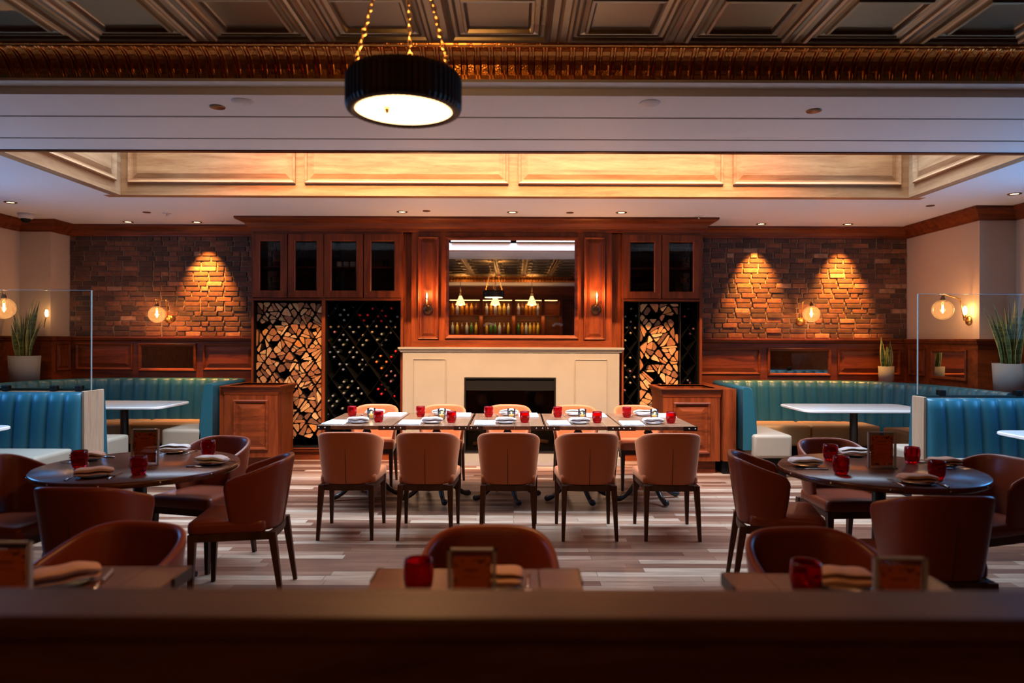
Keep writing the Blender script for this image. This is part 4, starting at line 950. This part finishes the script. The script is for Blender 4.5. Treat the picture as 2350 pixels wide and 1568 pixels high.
for X, Y, wh in ((-2.225, 4.15, 'left'), (2.148, 4.10, 'right')):
    t = thing('round_table', 'dark wooden round dining table on the %s' % wh, 'table', (X, Y, 0), group='round tables')
    mb = MB(); mb.lathe([(0, .712), (.535, .712), (.553, .716), (.556, .725), (.556, .742), (.550, .75), (0, .75)], 'table_dark', 72); mb.build('tabletop', t)
    mb = MB()
    for k in range(12):
        a = radians(30 * k + 8); mb.lathe([(0, .003), (.004, .0028), (.0055, 0)], 'rivet', 8, T=Matrix.Translation((.5562 * cos(a), .5562 * sin(a), .7335)) @ Matrix.Rotation(a, 4, 'Z') @ Matrix.Rotation(pi / 2, 4, 'Y'))
    mb.build('edge_studs', t); mb = MB(); mb.lathe([(.055, .03), (.048, .06), (.042, .10), (.038, .40), (.038, .68), (.12, .70), (.12, .712), (0, .712)], 'iron', 22); mb.build('pedestal', t)
    mb = MB()
    for k in range(4):
        a = radians(45 + 90 * k); mb.tube([(0, 0, .055), (.15 * cos(a), .15 * sin(a), .05), (.33 * cos(a), .33 * sin(a), .022)], [.035, .03, .018], 'iron', 8)
    mb.build('cross_base', t)

# ================================================================== TABLEWARE
def dims(n_): return n_
RG = thing('red_tumbler', '', 'glass'); mb = MB()
mb.lathe([(0, 0), (.026, 0), (.034, .003), (.040, .02), (.0445, .045), (.0455, .065), (.043, .095), (.0415, .101), (.0395, .100), (.0405, .09), (.042, .065), (.041, .045), (.036, .024), (.028, .018), (0, .016)], 'red_glass', 28); mb.build('glass_body', RG); RGp = Proto(RG)
TL = thing('candle_holder', '', 'candle holder'); mb = MB(); pr = []
for i in range(49):
    pass
nn = 48; rows = []
for i in range(nn):
    a = 2 * pi * i / nn; k = 1 + (.025 if i % 2 else -.0)
    rows.append([(r_ * k * cos(a), r_ * k * sin(a), z) for r_, z in ((.02, 0), (.030, .004), (.034, .02), (.037, .05), (.038, .10), (.0355, .10), (.034, .05), (.031, .02), (.02, .008))])
G = mb.grid(rows, 'smoke_glass', closed_u=True); mb.build('ribbed_glass', TL)
mb = MB(); mb.lathe([(0, .008), (.024, .010), (.028, .03), (.029, .046), (0, .046)], 'wax', 20); cw_ = mb.build('wax', TL)
mb = MB(); mb.lathe([(0, .046), (.004, .052), (.005, .058), (.0025, .068), (0, .074)], 'flame', 10); mb.build('flame', cw_); TLp = Proto(TL)
def menu(m='paper'):
    t = thing('menu_booklet', '', 'menu'); mb = MB()
    for k in range(3): mb.box(-.095 + .0015 * k, .095 - .001 * k, -.15 + .001 * k, .15 - .0015 * k, .001 + .004 * k, .0045 + .004 * k, 'paper', bev=.0008, seg=1)
    mb.build('pages', t); return Proto(t)
MNp = menu()
def napkin(m):
    mb = MB(); pf = [(-.05, .003), (.0, .004), (.046, .004), (.052, .009), (.046, .014), (0, .015), (-.04, .015), (-.047, .020), (-.04, .026), (0, .027), (.034, .025)]
    nx = 9; th = .0045; R_ = []
    for i in range(nx + 1):
        x = -.095 + .19 * i / nx; k = 1.0 + .35 * sin(pi * i / nx); lift = .003 * sin(i * 1.3); nar = 1 - .25 * (i / nx) ** 2
        up = [(x + .004 * sin(z * 90), y * nar * 1.25, (z + th * .5) * k + lift + .001) for y, z in pf]; dn = [(x, y * nar * 1.25, max(.0005, (z - th * .5) * k + lift + .0006)) for y, z in pf[::-1]]
        R_.append(up + dn)
    G = mb.grid(R_, m, closed_v=True); mb.endcap(G[0][::-1], m); mb.endcap(G[-1], m); return mb.build('folded_napkin', sub=1)
nA = napkin('cloth'); tag(nA, '', 'napkin'); NAp = Proto(nA); nB = napkin('cloth_warm_lit'); tag(nB, '', 'napkin'); NBp = Proto(nB)
PL = []
for m_ in ('ceramic', 'plate_dark'):
    mb = MB(); mb.lathe([(0, .004), (.05, .004), (.062, .008), (.08, .014), (.081, .0125), (.062, .004), (.045, 0), (0, 0)], m_, 32); o = mb.build('side_plate'); tag(o, '', 'plate'); PL.append(Proto(o))
def fork():
    mb = MB(); mb.tube([(0, -.095, .003), (0, -.05, .004), (0, .0, .006), (0, .03, .004)], [.005, .004, .0025, .003], 'steel', 6)
    mb.box(-.011, .011, .028, .05, .003, .0055, 'steel', bev=.001, seg=1)
    for k in range(4): mb.box(-.011 + .0062 * k, -.0075 + .0062 * k, .048, .095, .0035, .006, 'steel')
    return mb.build('fork')
def knife():
    mb = MB(); mb.tube([(0, -.1, .0045), (0, -.06, .005), (0, -.01, .0045)], [.005, .006, .0045], 'steel', 6)
    mb.prism([(-.004, -.012), (.007, -.012), (.009, .06), (.004, .095), (-.004, .11)], .0018, 'steel', T=Matrix.Translation((0, 0, .003))); return mb.build('knife')
fk = fork(); tag(fk, '', 'cutlery'); FKp = Proto(fk); kn = knife(); tag(kn, '', 'cutlery'); KNp = Proto(kn)
TZ = .7505
def cov(X, Y, rz, where, nap=NAp, plate=0, cut=True, grp='', nrot=0):
    PL[plate].put((X, Y, TZ), 0, 'side plate under the napkin, ' + where, grp + 'side plates')
    nap.put((X, Y, TZ + .0155), rz + nrot, 'folded napkin on the plate, ' + where, grp + 'folded napkins')
    if cut:
        ux, uy = cos(rz), sin(rz)
        FKp.put((X - .105 * ux, Y - .105 * uy, TZ), rz, 'fork beside the plate, ' + where, grp + 'forks'); KNp.put((X + .105 * ux, Y + .105 * uy, TZ), rz, 'knife beside the plate, ' + where, grp + 'knives')
for i, X in enumerate(TX):
    w_ = 'on the %s banquet table' % ORD[i]; j = lambda: random.uniform(-.01, .01)
    RGp.put((X - .18 + j(), 6.77 + j(), TZ), 0, 'red tumbler on the far left of the %s banquet table' % ORD[i], 'red tumblers on the banquet table')
    RGp.put((X + .155 + j(), 6.31 + j(), TZ), 0, 'red tumbler on the near right of the %s banquet table' % ORD[i], 'red tumblers on the banquet table')
    TLp.put((X + .045 + j(), 6.55 + j(), TZ), 0, 'lit ribbed candle glass in the middle of the %s banquet table' % ORD[i], 'lit candle glasses on the banquet table')
    lamp('candle_glow', 'POINT', (X + .045, 6.55, TZ + .085), .25, (1, .45, .12), shadow_soft_size=.012)
    MNp.put((X - .205 + j(), 6.24, TZ), radians(random.uniform(-3, 3)), 'white menu on the near left of the %s banquet table' % ORD[i], 'white menus on the banquet table')
    MNp.put((X + .205 + j(), 6.89, TZ), radians(random.uniform(-3, 3)), 'white menu on the far right of the %s banquet table' % ORD[i], 'white menus on the banquet table')
    cov(X - .01 + j(), 6.26, radians(random.uniform(-15, 15)), 'near side of the %s banquet table' % ORD[i], cut=False, grp='banquet ')
    cov(X + .01 + j(), 6.93, pi + radians(random.uniform(-15, 15)), 'fireplace side of the %s banquet table' % ORD[i], cut=False, grp='banquet ')
    FKp.put((X - .095, 6.31, TZ), radians(4), 'fork on the near side of the %s banquet table' % ORD[i], 'banquet forks'); KNp.put((X - .105, 6.87, TZ), radians(186), 'knife on the fireplace side of the %s banquet table' % ORD[i], 'banquet knives')
LR = 'left round table'; RR = 'right round table'
for X, Y, wh in ((-2.51, 4.03, 'left side'), (-2.065, 3.84, 'near side, before the card stand'), (-1.955, 4.46, 'far right side')): RGp.put((X, Y, TZ), 0, 'dark red tumbler on the %s, %s' % (LR, wh), 'red tumblers on the round tables')
for X, Y, wh in ((1.98, 4.36, 'far left of the card stand'), (1.84, 3.92, 'near left of the card stand'), (2.44, 4.27, 'right of the card stand'), (2.30, 3.79, 'near right by a napkin')): RGp.put((X, Y, TZ), 0, 'dark red tumbler on the %s, %s' % (RR, wh), 'red tumblers on the round tables')
cov(-2.62, 4.29, radians(80), 'left side of the ' + LR, nap=NBp, plate=1, grp='round table ', nrot=-1.3); cov(-2.27, 3.77, radians(10), 'near side of the ' + LR, nap=NBp, plate=1, grp='round table ', nrot=.25)
cov(-2.23, 4.58, radians(175), 'far side of the ' + LR, nap=NAp, plate=1, grp='round table ', nrot=.2); cov(-1.80, 4.16, radians(-95), 'right side of the ' + LR, nap=NAp, plate=1, grp='round table ', nrot=1.5)
cov(1.74, 4.16, radians(85), 'left side of the ' + RR, nap=NAp, plate=1, grp='round table ', nrot=-1.5); cov(2.22, 4.54, radians(178), 'far side of the ' + RR, nap=NAp, plate=1, grp='round table '); cov(2.12, 3.66, radians(-5), 'near side of the ' + RR, nap=NBp, plate=1, grp='round table '); cov(2.58, 4.18, radians(-92), 'right side of the ' + RR, nap=NBp, plate=1, grp='round table ', nrot=1.6)
RGp.put((-.28, 2.06, TZ), 0, 'blurred dark red tumbler on the front middle table', 'red tumblers on the front tables'); RGp.put((.86, 2.05, TZ), 0, 'blurred dark red tumbler on the front right table', 'red tumblers on the front tables')
cov(-1.37, 2.13, radians(15), 'front left table', nap=NBp, plate=1, grp='front table ', nrot=.4); cov(1.0, 2.12, radians(170), 'front right table', nap=NBp, plate=1, grp='front table ', nrot=.1); cov(-.06, 2.12, radians(178), 'front middle table', nap=NBp, plate=1, grp='front table ')
def card_stand(w_, h_, label, loc, rz):
    t = thing('card_stand', label, 'card holder', loc, rz, 'acrylic card stands'); e = .004; mb = MB()
    mb.box(-w_ / 2, w_ / 2, -.006, -.003, 0, h_, 'acrylic'); mb.box(-w_ / 2, w_ / 2, .003, .006, 0, h_, 'acrylic')
    for a in ((-w_ / 2, -w_ / 2 + e * 2), (w_ / 2 - e * 2, w_ / 2)): mb.box(*a, -.007, .007, 0, h_, 'pane_edge2')
    mb.box(-w_ / 2, w_ / 2, -.007, .007, h_ - e, h_, 'pane_edge2'); mb.box(-w_ / 2, w_ / 2, -.03, .03, 0, .004, 'acrylic'); mb.build('acrylic_frame', t)
    cw2, c0, c1 = w_ * .39, h_ * .06, h_ * .90; mb = MB(); mb.box(-cw2, cw2, -.0008, .0008, c0, c1, 'orange_card'); cd_ = mb.build('printed_card', t)
    mb = MB(); y = -.0014; rnd = random.Random(3)
    for k in range(46):   # botanical border
        s_ = rnd.random(); side = k % 4; a = rnd.uniform(0, pi); r_ = rnd.uniform(.004, .0085) * w_ / .16
        if side < 2: x = (-1 if side else 1) * cw2 * rnd.uniform(.78, .94); z = c0 + (c1 - c0) * s_
        else: x = cw2 * (2 * s_ - 1) * .94; z = (c0 + (c1 - c0) * rnd.uniform(.03, .09)) if side == 2 else (c1 - (c1 - c0) * rnd.uniform(.03, .09))
        mb.faces([(x + r_ * u * cos(a) - r_ * .4 * v * sin(a), y, z + r_ * u * sin(a) + r_ * .4 * v * cos(a)) for u, v in ((-1, 0), (0, -1), (1, 0), (0, 1))], [(0, 1, 2, 3)], 'card_leaf')
    for a, b_, zz in ((.42, .42, .80), (.30, .30, .775), (.48, .48, .70), (.5, .5, .39), (.34, .34, .34), (.48, .48, .27)):
        z = c0 + (c1 - c0) * zz; n2 = int(a * 26)
        for k in range(n2):
            x = -cw2 * a + 2 * cw2 * a * k / n2; hh = .0042 if zz == .80 else .0018; mb.faces([(x, y, z), (x + cw2 * 2 * a / n2 * .7, y, z), (x + cw2 * 2 * a / n2 * .7, y, z + hh), (x, y, z + hh)], [(0, 1, 2, 3)], 'card_ink')
    mb.build('print', cd_)
M['pane_edge2'] = simple('acrylic_edge', (.42, .38, .36), rough=.2)
card_stand(.162, .212, 'clear stand with an orange card on the left round table', (-2.19, 4.14, TZ), radians(2)); card_stand(.162, .212, 'clear stand with an orange card on the right round table', (2.175, 4.12, TZ), radians(-3))
card_stand(.125, .21, 'blurred card stand on the front middle table', (-.107, 1.80, TZ), 0); card_stand(.13, .21, 'blurred card stand on the front right table', (.965, 1.74, TZ), radians(-2)); card_stand(.13, .21, 'blurred card stand on the front left table, cut by the frame', (-1.345, 1.85, TZ), radians(2))

# ================================================================== FOREGROUND HALF WALL
t = thing('half_wall', 'dark wooden half wall with a flat cap across the bottom of the view', 'half wall')
M['ledge'] = wood('half_wall_wood', (.03, .008, .0035), (.10, .03, .012), 'X', rough=.42, coat=.1)
mb = MB(); mb.box(-2.8, 2.8, 1.125, 1.262, 1.012, 1.05, 'ledge', bev=.006); mb.build('cap', t)
mb = MB(); mb.box(-2.78, 2.78, 1.15, 1.24, 0, 1.012, 'ledge'); mb.build('panel', t)

# ================================================================== WALL LAMPS, PLANTS, PENDANT
def globe(mb, c, r_, t=None): pass
def wall_lamp(label, plate, pT, pts, gc, r_, reflection_at=False, energy=11):
    t = thing('wall_lamp', label, 'wall lamp', group='globe wall lamps')
    P = Vector(plate); mb = MB(); mb.lathe([(0, .03), (.02, .028), (.045, .018), (.055, .004), (.056, 0), (0, 0)], 'brass', 28, T=Matrix.Translation(P) @ pT); mb.build('wall_plate', t)
    mb = MB(); mb.tube(pts, .006, 'brass', 8)
    for p_ in pts[1:]: mb.lathe([(0, -.011), (.009, -.008), (.011, 0), (.009, .008), (0, .011)], 'brass', 12, loc=p_)
    mb.build('jointed_arm', t)
    g = Vector(gc); mb = MB(); mb.lathe([(0, r_ + .05), (.012, r_ + .048), (.016, r_ + .03), (.024, r_ + .02), (.026, r_ - .012), (.018, r_ - .03), (0, r_ - .03)], 'bronze', 18, loc=gc); mb.build('socket', t)
    mb = MB(); n_ = 14; mb.lathe([(r_ * sin(a), r_ * cos(a)) for a in [radians(14) + (pi - radians(14)) * k / n_ for k in range(n_ + 1)]], 'globe', 32, loc=gc); mb.build('glass_globe', t)
    mb = MB(); mb.lathe([(.012, r_ * .7), (.02, r_ * .45), (.022, r_ * .2), (.018, -.01), (.008, -.035), (0, -.04)], 'bulb_glass', 14, loc=gc); b_ = mb.build('bulb', t)
    mb = MB(); mb.lathe([(0, r_ * .5), (.009, r_ * .42), (.011, .02), (.008, -.015), (0, -.025)], 'filament', 10, loc=gc); mb.build('filament', b_)
    lamp('globe_glow', 'POINT', gc, energy, (1, .50, .19), shadow_soft_size=.03)
    if reflection_at:  # a bulb reflected in the glass, modelled as a solid bulb and socket
        q = Vector(reflection_at); mb = MB(); mb.lathe([(0, -.05), (.014, -.045), (.016, -.015), (.012, -.01), (0, -.01)], 'brass', 14, loc=q); mb.build('reflection_socket', t)
        mb = MB(); mb.lathe([(.01, -.01), (.02, .02), (.021, .05), (.012, .085), (0, .092)], 'filament', 12, loc=q); mb.build('reflection_bulb', t)
        lamp('globe_glow', 'POINT', q + Vector((0, -.0, .03)), energy * .3, (1, .50, .19), shadow_soft_size=.03)  # added glow for the reflected bulb; no lamp hangs here
    return t
RX = Matrix.Rotation(pi / 2, 4, 'X')
def W3(x, y, Y): return (U(x, Y), Y, V(y, Y, x))
wall_lamp('brass arm wall lamp with clear globe on the left brick wall', W3(388, 733, 9.245), RX, [W3(386, 733, 9.19), W3(381, 689, 9.12), W3(358, 689, 9.06), W3(358, 702, 9.05)], W3(360, 722, 9.05), .107)
wall_lamp('brass arm wall lamp with clear globe on the right brick wall', W3(1837, 738, 9.245), RX, [W3(1838, 738, 9.19), W3(1842, 693, 9.12), W3(1858, 688, 9.06), W3(1861, 700, 9.05)], W3(1862, 721, 9.05), .107)
SR = Matrix.Rotation(-pi / 2, 4, 'Y')
wall_lamp('jointed brass lamp with clear globe on the right side wall', (5.205, 7.98, 1.735), SR, [(5.15, 7.98, 1.735), (5.07, 7.93, 1.98), (4.88, 7.90, 2.03), (4.865, 7.9, 1.985)], (4.855, 7.9, 1.855), .113, reflection_at=(5.14, 7.95, 1.81))
wall_lamp('globe lamp cut by the left frame edge near the snake plant', (-6.295, 7.5, 1.72), Matrix.Rotation(pi / 2, 4, 'Y'), [(-6.25, 7.5, 1.72), (-5.95, 7.5, 1.96), (-5.52, 7.5, 2.0), (-5.50, 7.5, 1.95)], (-5.49, 7.5, 1.82), .113)
t = thing('bulb_reflection', 'modelled reflection of a bulb and thin arm beside the left snake plant', 'wall lamp'); c = Vector(W3(107, 722, 8.75)); mb = MB(); mb.tube([tuple(Vector((c.x - .1, 8.85, c.z - .16))), tuple(c + Vector((-.03, .02, -.06))), tuple(c + Vector((0, 0, -.03)))], .005, 'bronze', 6); mb.build('arm', t)  # reflection in the glass, built as a glowing bulb and arm
mb = MB(); mb.lathe([(.0, -.03), (.014, -.02), (.019, .02), (.012, .055), (0, .06)], 'filament', 12, loc=c); mb.build('bulb', t)

def snake_plant(label, loc, pot_r, pot_h, square, n_, hmax, seed, spread=.30):
    rnd = random.Random(seed); t = thing('snake_plant', label, 'plant', loc); mb = MB()
    if square:
        a, b_ = pot_r * .9, pot_r; vs = []
        for z, h_ in ((0, a), (pot_h, b_)): vs += [(-h_, -h_, z), (h_, -h_, z), (h_, h_, z), (-h_, h_, z)]
        mb.faces(vs, [(0, 3, 2, 1), (0, 1, 5, 4), (1, 2, 6, 5), (2, 3, 7, 6), (3, 0, 4, 7)], 'concrete')
        i = b_ - .018; mb.faces([(-b_, -b_, pot_h), (b_, -b_, pot_h), (b_, b_, pot_h), (-b_, b_, pot_h), (-i, -i, pot_h), (i, -i, pot_h), (i, i, pot_h), (-i, i, pot_h), (-i, -i, pot_h - .04), (i, -i, pot_h - .04), (i, i, pot_h - .04), (-i, i, pot_h - .04)], [(0, 1, 5, 4), (1, 2, 6, 5), (2, 3, 7, 6), (3, 0, 4, 7), (4, 5, 9, 8), (5, 6, 10, 9), (6, 7, 11, 10), (7, 4, 8, 11)], 'concrete')
        mb.build('pot', t); mb = MB(); mb.box(-i, i, -i, i, pot_h - .06, pot_h - .025, 'soil'); mb.build('soil', t)
    else:
        mb.lathe([(0, 0), (pot_r * .9, 0), (pot_r, pot_h), (pot_r - .016, pot_h), (pot_r - .018, pot_h - .05)], 'concrete', 36); mb.build('pot', t)
        mb = MB(); mb.lathe([(0, pot_h - .02), (pot_r - .017, pot_h - .022), (pot_r - .017, pot_h - .05)], 'soil', 24); mb.build('soil', t)
    mb = MB()
    for k in range(n_):
        a = rnd.uniform(0, 2 * pi); r0 = rnd.uniform(0, pot_r * .6); H = hmax * rnd.uniform(.5, 1); lean = rnd.uniform(.1, 1) * spread * (.4 + r0 / pot_r); tw = rnd.uniform(0, pi); wd = rnd.uniform(.022, .036); rows = []
        for q in range(12):
            u = q / 11; w_ = wd * (.62 + .6 * sin(pi * min(1, u * 1.15))) * (1 - u ** 3.5) + .0008; c = Vector((r0 * cos(a) + lean * u ** 1.7 * cos(a), r0 * sin(a) + lean * u ** 1.7 * sin(a), pot_h - .03 + H * u - .05 * lean * u))
            d = Vector((cos(tw + u * .5), sin(tw + u * .5), 0)); n3 = Vector((-d.y, d.x, 0)) * w_ * .35
            rows.append([tuple(c - d * w_ + n3), tuple(c - d * w_ * .8 + n3 * .8), tuple(c), tuple(c + d * w_ * .8 + n3 * .8), tuple(c + d * w_ + n3), tuple(c + d * w_ * .8 + n3 * .7 - n3 * .15), tuple(c - n3 * .12), tuple(c - d * w_ * .8 + n3 * .65)])
        i0 = len(mb.bm.faces); mb.grid(rows, 'leaf', closed_v=True); mb.bm.faces.ensure_lookup_table(); ke = mb.mi('leaf_edge')
        for fi in range(i0, len(mb.bm.faces)):
            if (fi - i0) % 8 in (0, 3, 4, 7): mb.bm.faces[fi].material_index = ke
    o = mb.build('leaves', t); return t
snake_plant('tall snake plant in a grey pot behind the left glass screen', (-5.97, 8.5, .93), .17, .355, False, 21, .80, 4)
snake_plant('tall snake plant in a round blue-grey pot at the right frame edge', (5.31, 7.42, .93), .19, .335, False, 24, .80, 9)
snake_plant('small snake plant in a grey pot on the right booth ledge', (4.83, 9.05, .93), .095, .24, False, 7, .50, 12, .10)

# pendant drum
pd = thing('pendant_lamp', 'dark ribbed drum pendant with glowing diffuser hanging from three chains', 'pendant lamp', (-.43, 2.7, 2.377)); R_ = .2195
mb = MB(); rows = []; nn = 120
for i in range(nn):
    a = 2 * pi * i / nn; k = (.004 if i % 2 else 0)
    rows.append([((r_ + k) * cos(a), (r_ + k) * sin(a), z) for r_, z in ((R_ - .035, .004), (R_ - .022, 0), (R_ - .006, .006), (R_, .022), (R_, .05), (R_, .10), (R_, .125), (R_ - .008, .142))] + [((R_ - .03) * cos(a), (R_ - .03) * sin(a), .148), (.02 * cos(a), .02 * sin(a), .152)])
M['pend'] = simple('dark_bronze_shade', (.05, .028, .016), rough=.45, metal=.7)
mb.grid(rows, 'pend', closed_u=True, smooth=False); mb.build('drum_shade', pd)
mb = MB(); mb.lathe([(0, .012), (R_ - .03, .012), (R_ - .03, .016), (0, .016)], 'diffuser', 48); mb.build('diffuser', pd)
mb = MB(); mb.lathe([(0, -.012), (.006, -.008), (.009, .004), (.014, .010), (0, .012)], 'brass', 12, loc=(-.06, -.03, 0)); mb.build('finial', pd)
topz = 3.215 - 2.377
for k, a in enumerate((radians(205), radians(90), radians(-22))):
    p0 = Vector((R_ * .88 * cos(a), R_ * .88 * sin(a), .150)); p1 = Vector((.02 * cos(a), .02 * sin(a), topz - .05)); n_ = 26; mb = MB(); d = (p1 - p0)
    for q in range(n_):
        c = p0 + d * ((q + .5) / n_); L_ = d.length / n_; dn = d.normalized(); s1 = dn.cross(Vector((0, 1, 0) if q % 2 else (1, 0, 0))).normalized()
        big = q % 3 == 2
        mb.tube([tuple(c + dn * (L_ * .62 * cos(w_)) + s1 * ((.0075 if not big else .011) * sin(w_))) for w_ in [2 * pi * z / 10 for z in range(10)]], .0026, 'copper_chain', 6, closed=True)
    mb.build('chain', pd)
mb = MB(); mb.lathe([(0, topz), (.06, topz), (.06, topz - .012), (.03, topz - .04), (0, topz - .06)], 'bronze', 24); mb.build('ceiling_canopy', pd)
lamp('pendant_light', 'AREA', (-.43, 2.7, 2.385), 15, (1, .50, .17), shape='DISK', size=.38)
lamp('pendant_uplight', 'AREA', (-.43, 2.7, 2.54), 10, (1, .50, .17), rot=(pi, 0, 0), shape='DISK', size=.3)

# ================================================================== THE BAR BEHIND THE CAMERA (seen in the mirror)
CP = thing('cone_pendant', '', 'pendant lamp'); mb = MB(); mb.tube([(0, 0, .27), (0, 0, .80)], .008, 'rod', 8); mb.lathe([(0, .30), (.03, .30), (.035, .25), (.03, .235), (0, .235)], 'rod', 16); mb.build('rod', CP)
mb = MB(); mb.lathe([(.03, .24), (.045, .2), (.13, .0), (.127, .0), (.04, .2)], 'shade', 24); mb.build('glass_shade', CP); mb = MB(); mb.lathe([(0, .78), (.06, .79), (.06, .805), (0, .805)], 'rod', 16); mb.build('ceiling_cap', CP)
CPp = Proto(CP)
for X, wh in ((-1.41, 'left'), (-.50, 'middle'), (.46, 'right')):
    CPp.put((X, -1.0, 2.41), 0, 'glowing cone pendant reflected in the big mirror, %s of the three' % wh, 'cone pendants over the bar'); lamp('bar_pendant_light', 'POINT', (X, -1.0, 2.44), 2.2, (1, .52, .18), shadow_soft_size=.05); lamp('bar_pendant_uplight', 'AREA', (X, -1.0, 2.68), 22, (1, .50, .16), rot=(pi, 0, 0), shape='DISK', size=.1)
bb = thing('back_bar', 'walnut back bar with shelves, reflected in the big mirror', 'back bar')
mb = MB(); mb.box(-2.9, 2.9, -2.58, -2.5, 0, 2.98, 'wood_h')
for x in (-1.9, -.92, -.02, .80, 1.3, 2.2): mb.box(x - .045, x + .045, -2.5, -2.12, 0, 2.68, 'wood_v')
mb.box(-2.9, 2.9, -2.5, -2.10, 2.62, 2.98, 'wood_h'); mb.box(-2.9, 2.9, -2.5, -2.05, 0, 1.05, 'wood_h'); mb.build('carcass', bb)
for z in (1.66, 2.19): mb = MB(); mb.box(-1.85, 1.25, -2.49, -2.16, z - .02, z, 'wood_h'); mb.build('shelf', bb)
lamp('back_bar_strip', 'AREA', (-.3, -2.2, 2.60), 16, (1, .55, .2), shape='RECTANGLE', size=3, size_y=.12); lamp('back_bar_strip', 'AREA', (-.3, -2.02, 2.12), 8, (1, .6, .2), rot=(radians(-35), 0, 0), shape='RECTANGLE', size=3, size_y=.12)
BC = [('amber_bottle', (.55, .22, .02)), ('yellow_bottle', (.65, .45, .06)), ('green_bottle', (.06, .18, .04)), ('clear_bottle', (.5, .5, .45)), ('brown_bottle', (.14, .05, .02))]
bp = []
for n_, c in BC:
    M[n_] = simple(n_, c, rough=.1, spec=.7); t = thing('spirit_bottle', '', 'bottle'); mb = MB(); mb.lathe([(0, 0), (.042, 0), (.043, .2), (.036, .235), (.015, .27), (.014, .335)], n_, 14); mb.build('body', t); mb = MB(); mb.lathe([(.016, .325), (.016, .36), (0, .36)], 'black', 10); mb.build('cap', t); bp.append((n_.replace('_bottle', ''), Proto(t)))
rnd = random.Random(5)
for z, sh in ((1.661, 'lower'), (2.191, 'upper')):
    for c0, c1, cn in ((-1.8, -1.0, 'left'), (-.84, -.1, 'middle'), (.06, .72, 'right')):
        n_ = 6
        for k in range(n_):
            nm, pr = bp[rnd.choice((0, 1, 1, 2, 3, 4) if sh == 'lower' else (0, 0, 3, 4, 1))]
            pr.put((c0 + (c1 - c0) * (k + .5) / n_, -2.3 + rnd.uniform(-.03, .03), z), 0, '%s bottle on the %s bar shelf in the mirror, %s bay' % (nm, sh, cn), 'bottles on the back bar')
bc_ = thing('bar_counter', 'bar counter behind the camera, below the mirror view', 'bar counter'); mb = MB(); mb.box(-2.6, 2.2, -1.35, -.85, 1.03, 1.08, 'table_dark', bev=.008); mb.build('counter_top', bc_); mb = MB(); mb.box(-2.5, 2.1, -1.3, -.95, 0, 1.03, 'wood_v'); mb.build('front_panel', bc_)
for X, wh in ((-.85, 'left'), (.95, 'right')):
    t = thing('orchid', 'white orchid on the bar, %s in the mirror' % wh, 'plant', (X, -1.05, 1.08), group='orchids on the bar'); mb = MB(); mb.lathe([(0, 0), (.05, 0), (.06, .11), (.05, .11), (0, .1)], 'ceramic', 16); mb.build('pot', t)
    mb = MB(); st = [(0, 0, .1), (.02, 0, .4), (.06, 0, .7), (.16, 0, .86), (.3, 0, .88)]; mb.tube(st, .004, 'leaf', 6); mb.build('stem', t); mb = MB(); r3 = random.Random(2)
    for k in range(7):
        c = Vector((.08 + .036 * k, r3.uniform(-.03, .03), .80 + .02 * sin(k) + .05 * (1 - abs(k - 4) / 4)))
        for q in range(5):
            a = 2 * pi * q / 5; mb.faces([tuple(c), tuple(c + Vector((.03 * cos(a - .35), -.01, .03 * sin(a - .35)))), tuple(c + Vector((.042 * cos(a), -.004, .042 * sin(a)))), tuple(c + Vector((.03 * cos(a + .35), -.01, .03 * sin(a + .35))))], [(0, 1, 2, 3)], 'orchid')
    mb.build('flowers', t)

# ------------------------------------------------------------------ make repeated labels tell their things apart
def uniquify():
    by = {}
    for o in COL.objects:
        if o.parent is None and 'label' in o: by.setdefault(o['label'], []).append(o)
    ORDN = ['first', 'second', 'third', 'fourth', 'fifth', 'sixth', 'seventh', 'eighth']
    for k, L_ in by.items():
        if len(L_) < 2: continue
        xs = [o.location.x for o in L_]; zs = [o.location.z for o in L_]
        if len(L_) == 2 and max(zs) - min(zs) > max(xs) - min(xs):
            L_.sort(key=lambda o: -o.location.z); L_[0]['label'] = k + ', upper one'; L_[1]['label'] = k + ', lower one'
        else:
            L_.sort(key=lambda o: o.location.x)
            for i, o in enumerate(L_): o['label'] = k + ', ' + ORDN[min(i, 7)] + ' from left'
uniquify()
